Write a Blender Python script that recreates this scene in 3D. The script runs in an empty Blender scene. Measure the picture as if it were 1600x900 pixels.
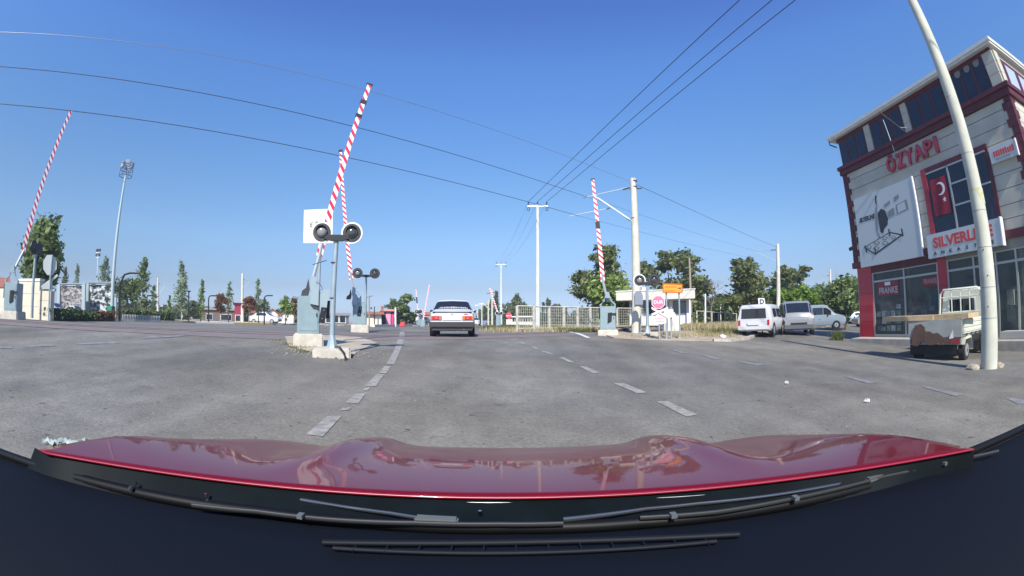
import bpy, bmesh, random
from math import *
from mathutils import Vector, Matrix, noise
from mathutils.geometry import delaunay_2d_cdt

S = bpy.context.scene
C = S.collection
# ------------------------------------------------------------------ camera
FPX, PITCH, ROLL, EYE = 678.0, radians(4.6), radians(0.3), 1.35
def ray(px, py):
    x = px-800; y = 450-py; r = hypot(x, y) or 1e-9; t = r/FPX
    d = (sin(t)*x/r, cos(t), sin(t)*y/r)
    c, s = cos(ROLL), sin(ROLL); d = (c*d[0]+s*d[2], d[1], -s*d[0]+c*d[2])
    c, s = cos(PITCH), sin(PITCH)
    return Vector((d[0], c*d[1]-s*d[2], s*d[1]+c*d[2]))
cam = bpy.data.cameras.new("camera"); camo = bpy.data.objects.new("camera", cam); C.objects.link(camo)
c, s = cos(ROLL), sin(ROLL); cp, sp = cos(PITCH), sin(PITCH)
right = Vector((c, s*sp, -s*cp)); up = Vector((s, -c*sp, c*cp)); fwd = Vector((0, cp, sp))
M = Matrix((right, up, -fwd)).transposed().to_4x4(); M.translation = (0, 0, EYE)
camo.matrix_world = M
cam.type = 'PANO'; cam.clip_end = 3000; cam.clip_start = 0.02; cam.sensor_width = 36; cam.sensor_fit = 'HORIZONTAL'
cam.panorama_type = 'FISHEYE_LENS_POLYNOMIAL'
cam.fisheye_fov = radians(180)
cam.fisheye_polynomial_k0 = 0.0
cam.fisheye_polynomial_k1 = -(1600/36)/FPX
cam.fisheye_polynomial_k2 = 0; cam.fisheye_polynomial_k3 = 0; cam.fisheye_polynomial_k4 = 0
S.camera = camo
# ------------------------------------------------------------------ light
SUN_EL = radians(42); SUN_AZ = radians(185)      # azimuth of the sun, clockwise from +Y
w = bpy.data.worlds.new("World"); S.world = w; w.use_nodes = True
nt = w.node_tree; bg = nt.nodes['Background']
sky = nt.nodes.new('ShaderNodeTexSky'); sky.sky_type = 'NISHITA'; sky.sun_disc = False
sky.sun_elevation = SUN_EL; sky.sun_rotation = SUN_AZ
sky.air_density = 1.0; sky.dust_density = 0.4; sky.ozone_density = 4.0; sky.altitude = 100
tcw = nt.nodes.new('ShaderNodeTexCoord'); sxw = nt.nodes.new('ShaderNodeSeparateXYZ'); rpw = nt.nodes.new('ShaderNodeValToRGB')
nt.links.new(tcw.outputs['Generated'], sxw.inputs[0]); nt.links.new(sxw.outputs[2], rpw.inputs[0])
stops = ((0., (.36, .44, .69)), (.079, (.40, .39, .46)), (.18, (.53, .57, .61)), (.295, (.554, .656, .72)), (.43, (.565, .746, .904)), (.55, (.59, .80, 1.06)), (.65, (.53, .685, 1.06)))
el_ = rpw.color_ramp.elements
while len(el_) < len(stops): el_.new(.5)
for e_, (ps, cl_) in zip(el_, stops): e_.position = ps
for e_, (ps, cl_) in zip(el_, stops): e_.color = (*cl_, 1)
mxw = nt.nodes.new('ShaderNodeMix'); mxw.data_type = 'RGBA'; mxw.blend_type = 'MULTIPLY'; mxw.inputs[0].default_value = 1
nt.links.new(sky.outputs[0], mxw.inputs[6]); nt.links.new(rpw.outputs[0], mxw.inputs[7])
nt.links.new(mxw.outputs[2], bg.inputs[0]); bg.inputs[1].default_value = 0.14
sl = bpy.data.lights.new("sun", 'SUN'); sl.energy = 4.0; sl.angle = radians(0.5); sl.color = (1, .95, .87)
so = bpy.data.objects.new("sun", sl); C.objects.link(so)
sd = Vector((sin(SUN_AZ)*cos(SUN_EL), cos(SUN_AZ)*cos(SUN_EL), sin(SUN_EL)))
so.rotation_euler = sd.to_track_quat('Z', 'Y').to_euler()
S.view_settings.view_transform = 'Standard'; S.view_settings.look = 'None'
S.view_settings.exposure = 0.75; S.view_settings.gamma = 1
S.cycles.max_bounces = 6; S.cycles.transparent_max_bounces = 12
# ------------------------------------------------------------------ terrain: the road climbs to the railway crossing
def sm(t):
    t = min(max(t, 0), 1); return t*t*(3-2*t)
NX, NY, S0 = -.616, .788, 14.95
TX, TY = .788, .616
def zt(x, y):
    s_ = S0-(NX*x+NY*y)
    t = min(max((s_-1.5)/15, 0), 1)
    z = .85*(1-(sm(t)*.35+t*.65))
    z += .10*sm((-x-5)/5)*sm((y-3)/3+1)*sm((6-s_)/4)
    z -= .40*sm((x-12)/16)
    return z
def at(px, py, d):
    r = ray(px, py); h = hypot(r.x, r.y); return Vector((r.x/h*d, r.y/h*d, EYE+r.z/h*d))
def gr(px, d):
    """ground point in the direction of picture column px (near the horizon) at distance d"""
    p = at(px, 505, d); return Vector((p.x, p.y, zt(p.x, p.y)))
def px2m(n, d): return n/FPX*d
# ------------------------------------------------------------------ materials
MATS = {}
def mat(name, col, rough=.6, metal=0., var=.0, scale=4., bump=0., bscale=40., coat=0., spec=.5, trans=0., emis=0., col2=None, det=4., alpha=1.):
    if name in MATS: return MATS[name]
    m = bpy.data.materials.new(name); m.use_nodes = True; n = m.node_tree; b = n.nodes['Principled BSDF']
    b.inputs['Roughness'].default_value = rough; b.inputs['Metallic'].default_value = metal
    b.inputs['Base Color'].default_value = (*col, 1); b.inputs['Specular IOR Level'].default_value = spec
    b.inputs['Coat Weight'].default_value = coat; b.inputs['Coat Roughness'].default_value = .04
    b.inputs['Transmission Weight'].default_value = trans
    if emis:
        b.inputs['Emission Color'].default_value = (*col, 1); b.inputs['Emission Strength'].default_value = emis
    tc = n.nodes.new('ShaderNodeTexCoord')
    if var or col2:
        no = n.nodes.new('ShaderNodeTexNoise'); no.inputs['Scale'].default_value = scale; no.inputs['Detail'].default_value = det
        n.links.new(tc.outputs['Object'], no.inputs['Vector'])
        mx = n.nodes.new('ShaderNodeMix'); mx.data_type = 'RGBA'
        a = col2 if col2 else tuple(c*(1-var) for c in col); b2 = col if col2 else tuple(min(1, c*(1+var)) for c in col)
        mx.inputs[6].default_value = (*a, 1); mx.inputs[7].default_value = (*b2, 1)
        mr = n.nodes.new('ShaderNodeMapRange'); mr.inputs[1].default_value = .35; mr.inputs[2].default_value = .65
        n.links.new(no.outputs['Fac'], mr.inputs[0]); n.links.new(mr.outputs[0], mx.inputs[0]); n.links.new(mx.outputs[2], b.inputs['Base Color'])
    if bump:
        nb = n.nodes.new('ShaderNodeTexNoise'); nb.inputs['Scale'].default_value = bscale; nb.inputs['Detail'].default_value = 3
        n.links.new(tc.outputs['Object'], nb.inputs['Vector'])
        bp = n.nodes.new('ShaderNodeBump'); bp.inputs['Strength'].default_value = bump; bp.inputs['Distance'].default_value = .02
        n.links.new(nb.outputs['Fac'], bp.inputs['Height']); n.links.new(bp.outputs[0], b.inputs['Normal'])
    MATS[name] = m; return m
def leafmat(name, c1, c2, c3=None):
    if name in MATS: return MATS[name]
    m = bpy.data.materials.new(name); m.use_nodes = True; n = m.node_tree; n.nodes.remove(n.nodes['Principled BSDF'])
    out = n.nodes['Material Output']
    g = n.nodes.new('ShaderNodeNewGeometry'); tc = n.nodes.new('ShaderNodeTexCoord')
    no = n.nodes.new('ShaderNodeTexNoise'); no.inputs['Scale'].default_value = .9; no.inputs['Detail'].default_value = 2
    n.links.new(tc.outputs['Object'], no.inputs['Vector'])
    ad = n.nodes.new('ShaderNodeMath'); ad.operation = 'ADD'; n.links.new(g.outputs['Random Per Island'], ad.inputs[0]); n.links.new(no.outputs['Fac'], ad.inputs[1])
    r = n.nodes.new('ShaderNodeValToRGB'); r.color_ramp.elements[0].position = .3; r.color_ramp.elements[1].position = 1.25/1.3
    r.color_ramp.elements[0].color = (*c1, 1); r.color_ramp.elements[1].color = (*c2, 1)
    ml = n.nodes.new('ShaderNodeMath'); ml.operation = 'MULTIPLY'; ml.inputs[1].default_value = .62
    n.links.new(ad.outputs[0], ml.inputs[0]); n.links.new(ml.outputs[0], r.inputs[0])
    d = n.nodes.new('ShaderNodeBsdfPrincipled'); d.inputs['Roughness'].default_value = .55; d.inputs['Specular IOR Level'].default_value = .3
    t = n.nodes.new('ShaderNodeBsdfTranslucent'); mx = n.nodes.new('ShaderNodeMixShader'); mx.inputs[0].default_value = .42
    n.links.new(r.outputs[0], d.inputs['Base Color']); n.links.new(r.outputs[0], t.inputs[0])
    n.links.new(d.outputs[0], mx.inputs[1]); n.links.new(t.outputs[0], mx.inputs[2]); n.links.new(mx.outputs[0], out.inputs[0])
    MATS[name] = m; return m
def glassmat(name, tint, tr):
    """window glass: mirror-like by Fresnel, else partly clear, partly dark"""
    if name in MATS: return MATS[name]
    m = bpy.data.materials.new(name); m.use_nodes = True; n = m.node_tree; b = n.nodes['Principled BSDF']; out = n.nodes['Material Output']
    b.inputs['Base Color'].default_value = (*tint, 1); b.inputs['Roughness'].default_value = .04; b.inputs['Coat Weight'].default_value = .3
    t = n.nodes.new('ShaderNodeBsdfTransparent'); mx = n.nodes.new('ShaderNodeMixShader'); mx.inputs[0].default_value = tr
    t.inputs[0].default_value = (.8, .85, .85, 1)
    n.links.new(b.outputs[0], mx.inputs[1]); n.links.new(t.outputs[0], mx.inputs[2]); n.links.new(mx.outputs[0], out.inputs[0])
    MATS[name] = m; return m
def stripemat(name, ca, cb, period, slope, duty=.5, wear=True):
    if name in MATS: return MATS[name]
    m = bpy.data.materials.new(name); m.use_nodes = True; n = m.node_tree; b = n.nodes['Principled BSDF']
    b.inputs['Roughness'].default_value = .45
    tc = n.nodes.new('ShaderNodeTexCoord'); sx = n.nodes.new('ShaderNodeSeparateXYZ'); n.links.new(tc.outputs['Object'], sx.inputs[0])
    def mth(op, a, bb):
        q = n.nodes.new('ShaderNodeMath'); q.operation = op
        for i, v in enumerate((a, bb)):
            if v is None: continue
            if isinstance(v, (int, float)): q.inputs[i].default_value = v
            else: n.links.new(v, q.inputs[i])
        return q.outputs[0]
    f = mth('FRACT', mth('DIVIDE', mth('ADD', sx.outputs[2], mth('MULTIPLY', sx.outputs[0], slope)), period), None)
    g = mth('GREATER_THAN', f, duty)
    mx = n.nodes.new('ShaderNodeMix'); mx.data_type = 'RGBA'; mx.inputs[6].default_value = (*ca, 1); mx.inputs[7].default_value = (*cb, 1)
    n.links.new(g, mx.inputs[0]); n.links.new(mx.outputs[2], b.inputs['Base Color'])
    MATS[name] = m; return m

asphalt = mat('asphalt', (.115, .115, .122), .86, bump=.35, bscale=60, spec=.3)
def road_nodes(m):
    n = m.node_tree; b = n.nodes['Principled BSDF']; tc = [x for x in n.nodes if x.type == 'TEX_COORD'][0]
    def ns(sc, det, ro=.5):
        q = n.nodes.new('ShaderNodeTexNoise'); q.inputs['Scale'].default_value = sc; q.inputs['Detail'].default_value = det; q.inputs['Roughness'].default_value = ro
        n.links.new(tc.outputs['Object'], q.inputs['Vector']); return q.outputs['Fac']
    def rng(v, a, bb, lo, hi):
        q = n.nodes.new('ShaderNodeMapRange'); q.inputs[1].default_value = a; q.inputs[2].default_value = bb; q.inputs[3].default_value = lo; q.inputs[4].default_value = hi
        n.links.new(v, q.inputs[0]); return q.outputs[0]
    def mul(a, bb):
        q = n.nodes.new('ShaderNodeMath'); q.operation = 'MULTIPLY'; n.links.new(a, q.inputs[0]); n.links.new(bb, q.inputs[1]); return q.outputs[0]
    mp = n.nodes.new('ShaderNodeMapping'); mp.inputs['Scale'].default_value = (1.1, .10, 1); n.links.new(tc.outputs['Object'], mp.inputs[0])
    st = n.nodes.new('ShaderNodeTexNoise'); st.inputs['Scale'].default_value = 1.0; st.inputs['Detail'].default_value = 5; n.links.new(mp.outputs[0], st.inputs['Vector'])
    vo = n.nodes.new('ShaderNodeTexVoronoi'); vo.inputs['Scale'].default_value = 45; n.links.new(tc.outputs['Object'], vo.inputs['Vector'])
    vc = n.nodes.new('ShaderNodeSeparateColor'); n.links.new(vo.outputs['Color'], vc.inputs[0])
    f = mul(mul(rng(ns(.22, 6, .6), .32, .68, .72, 1.2), rng(ns(1.7, 7, .7), .3, .7, .80, 1.15)), mul(rng(ns(26, 4, .7), .3, .7, .84, 1.15), rng(st.outputs['Fac'], .3, .7, .82, 1.14)))
    f = mul(f, rng(vc.outputs[0], 0, 1, .85, 1.15))
    hs = n.nodes.new('ShaderNodeMix'); hs.data_type = 'RGBA'
    hs.inputs[6].default_value = (.188, .173, .140, 1); hs.inputs[7].default_value = (.156, .150, .131, 1); n.links.new(rng(ns(.12, 3), .4, .6, 0, 1), hs.inputs[0])
    vm = n.nodes.new('ShaderNodeVectorMath'); vm.operation = 'SCALE'; n.links.new(hs.outputs[2], vm.inputs[0]); n.links.new(f, vm.inputs[3])
    # dark tar spots and patches
    sp_ = mul(rng(ns(9, 2), .69, .74, 1, .45), rng(ns(.9, 5, .75), .60, .72, 1, .72)); v2 = n.nodes.new('ShaderNodeVectorMath'); v2.operation = 'SCALE'
    n.links.new(vm.outputs[0], v2.inputs[0]); n.links.new(sp_, v2.inputs[3]); n.links.new(v2.outputs[0], b.inputs['Base Color'])
road_nodes(asphalt)
white = mat('white_paint', (.74, .74, .72), .45, var=.06, scale=3)
marking = mat('worn_marking_paint', (.33, .31, .265), .75, col2=(.19, .18, .16), scale=11, det=9)
faint = mat('faint_marking_paint', (.22, .215, .205), .75, col2=(.14, .14, .14), scale=6, det=8)
concrete = mat('concrete', (.50, .46, .38), .85, var=.12, scale=5, bump=.3, bscale=50)
concpole = mat('pole_concrete', (.56, .54, .45), .8, var=.10, scale=2.5, bump=.15)
steelgrey = mat('grey_blue_enamel', (.23, .31, .33), .45, var=.06, scale=5)
mastgrey = mat('galvanised_grey', (.30, .37, .40), .45, metal=.2, var=.08, scale=6)
black = mat('black_plastic', (.012, .012, .014), .45)
rubber = mat('tyre_rubber', (.02, .02, .02), .85)
darkmetal = mat('dark_metal', (.06, .06, .065), .5, metal=.3)
red = mat('red_paint', (.50, .01, .03), .4)
maroon = mat('maroon_paint', (.085, .010, .018), .55, var=.12, scale=3)
stucco = mat('white_stucco', (.46, .45, .37), .8, var=.10, scale=1.1, bump=.15, bscale=30)
wood = mat('plank_wood', (.50, .36, .20), .7, var=.1, scale=6)
bark = mat('bark', (.14, .11, .08), .9, var=.3, scale=8, bump=.5)
palebark = mat('pale_bark', (.32, .28, .23), .9, var=.2, scale=8)
dirt = mat('dry_earth', (.34, .29, .21), .95, col2=(.22, .18, .13), scale=1.2, bump=.6, bscale=20)
drygrass = mat('dry_grass', (.42, .34, .17), .9, col2=(.28, .24, .12), scale=2)
lens = mat('lamp_lens', (.05, .05, .05), .12, spec=.8)
wirem = mat('wire_dark', (.03, .03, .035), .6); wirel = mat('wire_aluminium', (.35, .37, .40), .35, metal=.7)
redlamp = mat('tail_lamp_red', (.45, .01, .012), .2, coat=.6)
amber = mat('tail_lamp_amber', (.60, .17, .02), .2, coat=.6)
chrome = mat('chrome', (.6, .6, .62), .15, metal=1)
carwhite = mat('car_white', (.57, .575, .58), .3, coat=.5, var=.02, scale=2)
cglass = mat('car_glass_dark', (.012, .014, .017), .05, spec=.8, coat=.4)
tile = mat('red_roof_tile', (.32, .12, .07), .8, var=.2, scale=3)
cream = mat('cream_wall', (.60, .55, .42), .8, var=.08)
boomm = stripemat('boom_stripes', (.60, .012, .05), (.80, .80, .80), .26, 1.1, .46)
# ------------------------------------------------------------------ mesh helpers
class MB:
    def __init__(s): s.v = []; s.f = []
    def add(s, v, f):
        o = len(s.v); s.v += [tuple(a) for a in v]; s.f += [tuple(i+o for i in q) for q in f]; return s
    def box(s, c, d, rz=0, m=None):
        x, y, z = d[0]/2, d[1]/2, d[2]/2
        v = [Vector((i*x, j*y, k*z)) for k in (-1, 1) for j in (-1, 1) for i in (-1, 1)]
        if rz: R = Matrix.Rotation(rz, 3, 'Z'); v = [R @ a for a in v]
        if m is not None: v = [m @ a for a in v]
        return s.add([a+Vector(c) for a in v], [(0, 2, 3, 1), (4, 5, 7, 6), (0, 1, 5, 4), (2, 6, 7, 3), (0, 4, 6, 2), (1, 3, 7, 5)])
    def b2(s, a, b):   # box from two corners
        return s.box([(a[i]+b[i])/2 for i in range(3)], [abs(b[i]-a[i]) for i in range(3)])
    def tube(s, pts, r, n=8, cap=True):
        pts = [Vector(p) for p in pts]; rs = r if isinstance(r, (list, tuple)) else [r]*len(pts)
        rings = []
        for i, p in enumerate(pts):
            t = (pts[min(i+1, len(pts)-1)]-pts[max(i-1, 0)]).normalized()
            a = t.cross(Vector((0, 0, 1)) if abs(t.z) < .95 else Vector((1, 0, 0))).normalized(); b = t.cross(a)
            rings.append([p+(a*cos(2*pi*k/n)+b*sin(2*pi*k/n))*rs[i] for k in range(n)])
        v = [q for R in rings for q in R]; f = []
        for i in range(len(pts)-1):
            for k in range(n): f.append((i*n+k, i*n+(k+1) % n, (i+1)*n+(k+1) % n, (i+1)*n+k))
        if cap: f.append(tuple(range(n))[::-1]); f.append(tuple((len(pts)-1)*n+k for k in range(n)))
        return s.add(v, f)
    def disc(s, c, nrm, r, th, n=20):
        c = Vector(c); nrm = Vector(nrm).normalized(); return s.tube([c, c+nrm*th], r, n)
    def prism(s, pts, vec):
        """pts: 3d polygon, extruded by vec"""
        n = len(pts); v = [Vector(p) for p in pts]+[Vector(p)+Vector(vec) for p in pts]
        f = [tuple(range(n))[::-1], tuple(range(n, 2*n))]+[(i, (i+1) % n, n+(i+1) % n, n+i) for i in range(n)]
        return s.add(v, f)
    def build(s, name, m, parent=None, smooth=0, loc=None, rot=None, bevel=0):
        me = bpy.data.meshes.new(name); me.from_pydata(s.v, [], s.f); me.update()
        if bevel or True:
            bm = bmesh.new(); bm.from_mesh(me)
            if bevel:
                bmesh.ops.bevel(bm, geom=[e for e in bm.edges if len(e.link_faces) == 2 and e.calc_face_angle(0) > .6], offset=bevel, segments=2, affect='EDGES', clamp_overlap=True)
            if s.f and len(s.f) < 20000: bmesh.ops.recalc_face_normals(bm, faces=bm.faces)
            bm.to_mesh(me); bm.free()
        if smooth:
            me.shade_smooth(); me.set_sharp_from_angle(angle=radians(smooth))
        for q in (m if isinstance(m, list) else [m]): me.materials.append(q)
        o = bpy.data.objects.new(name, me); C.objects.link(o)
        if parent is not None: o.parent = parent
        if loc is not None: o.location = loc
        if rot is not None: o.rotation_euler = rot
        return o
def tag(o, label=None, cat=None, group=None, kind=None):
    if label: o['label'] = label
    if cat: o['category'] = cat
    if group: o['group'] = group
    if kind: o['kind'] = kind
    return o
def thing(name, label, cat, loc=(0, 0, 0), rz=0, group=None):
    o = bpy.data.objects.new(name, None); C.objects.link(o); o.empty_display_size = .2
    o.location = loc; o.rotation_euler = (0, 0, rz); return tag(o, label, cat, group)
def copyobj(o, parent, loc=None):
    c_ = o.copy(); C.objects.link(c_); c_.parent = parent
    if loc is not None: c_.location = loc
    return c_
def textmesh(txt, size, extr=.01, bold=0., shear=0., sx=1.):
    cu = bpy.data.curves.new('t', 'FONT'); cu.body = txt; cu.size = size; cu.extrude = extr; cu.offset = bold; cu.shear = shear
    cu.align_x = 'CENTER'; cu.align_y = 'CENTER'; cu.resolution_u = 3
    o = bpy.data.objects.new('t', cu); C.objects.link(o)
    dg = bpy.context.evaluated_depsgraph_get(); me = bpy.data.meshes.new_from_object(o.evaluated_get(dg))
    bpy.data.objects.remove(o); bpy.data.curves.remove(cu)
    if sx != 1.: me.transform(Matrix.Diagonal((sx, 1, 1, 1)))
    return me
def text(name, txt, size, m, loc, face, parent, extr=.008, bold=0., shear=0., sx=1., width=None, tilt=0.):
    """text standing upright whose front looks along the horizontal direction FACE"""
    me = textmesh(txt, size, extr, bold, shear, sx)
    if width:
        xs = [v.co.x for v in me.vertices]; k = width/(max(xs)-min(xs)); me.transform(Matrix.Diagonal((k, 1, 1, 1)))
    n = Vector(face).normalized(); r_ = Vector((0, 0, 1)).cross(n)  # text right = up x normal
    R = Matrix((r_, Vector((0, 0, 1)), n)).transposed().to_4x4()
    me.transform(R @ Matrix.Rotation(tilt, 4, 'Z')); me.materials.append(m)
    o = bpy.data.objects.new(name, me); C.objects.link(o); o.parent = parent; o.location = loc
    return o
def drape(name, poly, off, m, res=.8, kind='structure', parent=None, thick=0.):
    """a sheet of ground covering POLY, following the terrain"""
    xs = [p[0] for p in poly]; ys = [p[1] for p in poly]
    pts = []; edges = []
    n = len(poly)
    for i in range(n):      # densified outline
        a, b = Vector(poly[i]), Vector(poly[(i+1) % n]); L = (b-a).length; far = min(a.length, b.length)
        k = max(1, min(60, int(L/(res*(1+far/25)))))
        for j in range(k): pts.append(a.lerp(b, j/k))
    m_ = len(pts); edges = [(i, (i+1) % m_) for i in range(m_)]
    y = min(ys)
    while y < max(ys):
        x = min(xs); sy = res*(1+max(0, abs(y)-25)/12)
        while x < max(xs):
            sx_ = res*(1+max(0, abs(x)-25)/12)
            pts.append(Vector((x+.013, y+.017))); x += sx_ if abs(y) < 40 else max(sx_, sy)
        y += sy
    V, E_, F_, *_ = delaunay_2d_cdt(pts, edges, [list(range(m_))], 1, 1e-5)
    mb = MB(); mb.v = [(v.x, v.y, zt(v.x, v.y)+off) for v in V]; mb.f = [tuple(f) for f in F_]
    me = bpy.data.meshes.new(name); me.from_pydata(mb.v, [], mb.f); me.update(); me.materials.append(m)
    bm = bmesh.new(); bm.from_mesh(me)
    for f in bm.faces:
        if f.normal.z < 0: f.normal_flip()
    if thick:
        ed = [e for e in bm.edges if len(e.link_faces) == 1]
        r_ = bmesh.ops.extrude_edge_only(bm, edges=ed)
        for v in r_['geom']:
            if isinstance(v, bmesh.types.BMVert): v.co.z -= thick
        bmesh.ops.recalc_face_normals(bm, faces=bm.faces)
    bm.to_mesh(me); bm.free(); me.shade_smooth(); me.set_sharp_from_angle(angle=radians(40))
    o = bpy.data.objects.new(name, me); C.objects.link(o)
    if parent: o.parent = parent
    if kind: o['kind'] = kind
    return o
# ------------------------------------------------------------------ ground, road, markings
def ground_sheet():
    def axis(a):
        v = [0.]; st = 1.
        while v[-1] < a:
            v.append(v[-1]+st)
            if v[-1] > 45: st *= 1.35
        return [-q for q in v[:0:-1]]+v
    X = axis(1500); Y = axis(1500); mb = MB()
    for yy in Y:
        for xx in X: mb.v.append((xx, yy, zt(xx, yy)-.03))
    n = len(X)
    for j in range(len(Y)-1):
        for i in range(n-1): mb.f.append((j*n+i, j*n+i+1, (j+1)*n+i+1, (j+1)*n+i))
    o = mb.build('ground', dirt, smooth=60); o['kind'] = 'structure'
ground_sheet()
ROAD = [(-30, -14), (-21, 2), (-20.5, 8), (-28, 19), (-25.5, 29), (-22, 39), (-14, 45), (-10, 50), (-11, 60), (-30, 300), (-21, 300), (-2.5, 60), (.2, 40), (1.6, 32), (2.9, 24), (3.6, 20), (3.9, 16.4), (5.9, 15.6), (8.2, 15.2), (9.7, 16.2), (11.9, 18.9), (22, 27.5), (40, 42), (70, 62), (80, 54), (50, 30), (30, 16), (30, -14)]
drape('road', ROAD, 0., asphalt, 1.0)
pavers = mat('red_crossing_pavers', (.20, .158, .145), .85, col2=(.15, .13, .12), scale=2.5, bump=.5, bscale=30)
# the crossing band along the track
def trk(t, o_): return (3.75+TX*t+NX*o_, 21.9+TY*t+NY*o_)
drape('crossing_pavement', [trk(-26, -2.4), trk(-.5, -2.6), trk(-1.5, 3.3), trk(-26, 2.6)], .006, pavers, .8)
def rail(o_):
    mb = MB(); head = MB()
    pts = [trk(t, o_) for t in range(-26, 60)]
    prof = [(-.035, .0), (.035, .0), (.035, .05), (-.035, .05)]
    def zz(t): return .0 if t < 0 else .16
    V = []
    for i, p in enumerate(pts):
        t = i-26; h = .014+.17*sm((t-.5)/3)
        for a, b in ((-.04, -.1), (-.04, h), (.04, h), (.04, -.1)): V.append((p[0]+NX*a, p[1]+NY*a, zt(*p)+b))
    F_ = [(i*4+k, i*4+(k+1) % 4, (i+1)*4+(k+1) % 4, (i+1)*4+k) for i in range(len(pts)-1) for k in range(4)]
    mb.add(V, F_)
    o = mb.build('rail', mat('rusty_rail', (.07, .045, .035), .6, metal=.5, var=.3)); o['kind'] = 'structure'
rail(-.72); rail(.72)
ballast = mat('ballast', (.20, .17, .15), .95, col2=(.10, .085, .075), scale=14, bump=1., bscale=25)
drape('track_ballast', [trk(2.2, -2), trk(58, -2), trk(58, 2), trk(1.6, 2)], .02, ballast, 1.2)
sleepm = mat('sleeper_concrete', (.25, .23, .2), .9, var=.2)
sl_ = [trk(2.6+.62*i, 0) for i in range(60)]
for i, p in enumerate(sl_):
    if i == 0: s0_ = MB().box((0, 0, 0), (2.4, .22, .16)).build('sleeper', sleepm); o = s0_
    else: o = s0_.copy(); C.objects.link(o)
    o.location = (p[0], p[1], zt(*p)+.06); o.rotation_euler = (0, 0, atan2(TY, TX)+pi/2); o['kind'] = 'structure'
def strip(pa, pb, w_, m, name='road_marking', off=.008):
    a = Vector(pa); b = Vector(pb); d = (b-a).normalized(); n = Vector((-d.y, d.x))*w_/2
    return drape(name, [a-n, b-n, b+n, a+n], off, m, .3)
def quad(pxs, m, name='road_marking', off=.008):
    return drape(name, [hit(*p) for p in pxs], off, m, .3)
def hit(px, py):
    d = ray(px, py); h = hypot(d.x, d.y); t = .5
    while t < 300:
        x, y, z = d.x/h*t, d.y/h*t, EYE+d.z/h*t
        if z <= zt(x, y): return Vector((x, y))
        t += .01+t*.0005
    return Vector((d.x/h*t, d.y/h*t))
# broken line to the left of the lane (pairs of painted patches, measured corners)
for q in ([(512, 651), (534, 651), (505, 683), (478, 680)], [(555, 616), (571, 616), (560, 631), (540, 630)], [(538, 638), (550, 637), (545, 642), (531, 642)],
          [(570, 607), (580, 605), (575, 611), (566, 611)], [(589, 585), (600, 586), (588, 604), (569, 605)], [(600, 573), (611, 573), (604, 584), (592, 584)],
          [(622, 530), (631, 531), (627, 545), (616, 570), (604, 569), (616, 548)], [(625, 519), (632, 519), (632, 527), (623, 527)]):
    quad(q, marking)
for q in ([(1026, 628), (1044, 628), (1090, 649), (1072, 652)], [(958, 599), (974, 599), (1011, 614), (996, 616)], [(905, 573), (915, 573), (938, 583), (926, 584)],
          [(873, 559), (881, 559), (899, 567), (890, 567)], [(845, 549), (852, 549), (866, 554), (859, 554)], [(828, 542), (834, 542), (843, 545), (837, 546)], [(810, 535), (817, 535), (822, 538), (816, 538)]):
    quad(q, marking)
for q in ([(882, 518), (888, 518), (923, 528), (916, 528)],): quad(q, mat('white_line_paint', (.6, .6, .58), .7, var=.1))
for q in ([(1046, 547), (1054, 547), (1078, 552), (1068, 553)], [(1096, 556), (1104, 556), (1128, 561), (1118, 562)], [(1150, 565), (1160, 565), (1194, 570), (1182, 572)],
          [(1318, 589), (1330, 589), (1368, 598), (1356, 600)], [(1440, 605), (1452, 605), (1508, 617), (1494, 620)], [(1570, 622), (1582, 622), (1600, 626), (1600, 632), (1590, 632)],
          [(38, 540), (40, 543), (92, 541), (88, 538)], [(118, 536), (120, 539), (188, 537), (182, 534)], [(0, 542), (20, 542), (18, 545), (0, 545)], [(225, 527), (222, 530), (290, 526), (285, 524)]):
    quad(q, faint)
# light dusty islands under the near barrier and the verge on the right
drape('dirt_patch', [hit(*p) for p in ((445, 526), (452, 541), (480, 549), (505, 557), (545, 561), (562, 548), (590, 536), (560, 527), (520, 524))], .012, mat('sandy_dirt', (.44, .37, .27), .95, col2=(.30, .26, .20), scale=2.2, bump=.8, bscale=25), .4)
VERGE = [(3.9, 16.4), (5.9, 15.6), (8.2, 15.2), (9.7, 16.2), (11.9, 18.9), (13.4, 20.2), (12.6, 22.), (9., 20.6), (6.2, 19.7), (3.9, 19.6)]
drape('verge', VERGE, .03, mat('verge_earth', (.42, .35, .26), .95, col2=(.29, .24, .17), scale=1.5, bump=.8, bscale=22), .5, thick=.06)
# kerb along the side street and across the far left side of the square
def kerb(pts, m, w_=.22, h=.13, seg=None, name='kerb_stone'):
    for i in range(len(pts)-1):
        a, b = Vector(pts[i]), Vector(pts[i+1]); L = (b-a).length; n = max(1, round(L/(seg or L)))
        for j in range(n):
            p, q = a.lerp(b, j/n), a.lerp(b, (j+.985)/n); d = (q-p).normalized(); nn = Vector((-d.y, d.x))*w_/2
            mb = MB(); zs = [zt(p.x, p.y), zt(q.x, q.y)]
            v = []
            for P_, z_ in ((p, zs[0]), (q, zs[1])):
                for sg in (-1, 1):
                    for k in (-.05, h): v.append((P_.x+nn.x*sg, P_.y+nn.y*sg, z_+k))
            mb.add(v, [(0, 1, 3, 2), (4, 6, 7, 5), (0, 4, 5, 1), (2, 3, 7, 6), (1, 5, 7, 3), (0, 2, 6, 4)])
            mm = m[j % len(m)] if isinstance(m, list) else m
            o = mb.build(name, mm); o['kind'] = 'structure'
kerbm = mat('kerb_concrete', (.38, .35, .30), .9, var=.15)
kyel = mat('kerb_yellow', (.62, .42, .04), .7); kwhite = mat('kerb_white', (.7, .7, .66), .7)
kerb([(7.6, 15.25), (8.3, 15.1), (9.7, 16.1), (11.9, 18.8)], kerbm, .2, .10, .9)
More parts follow.
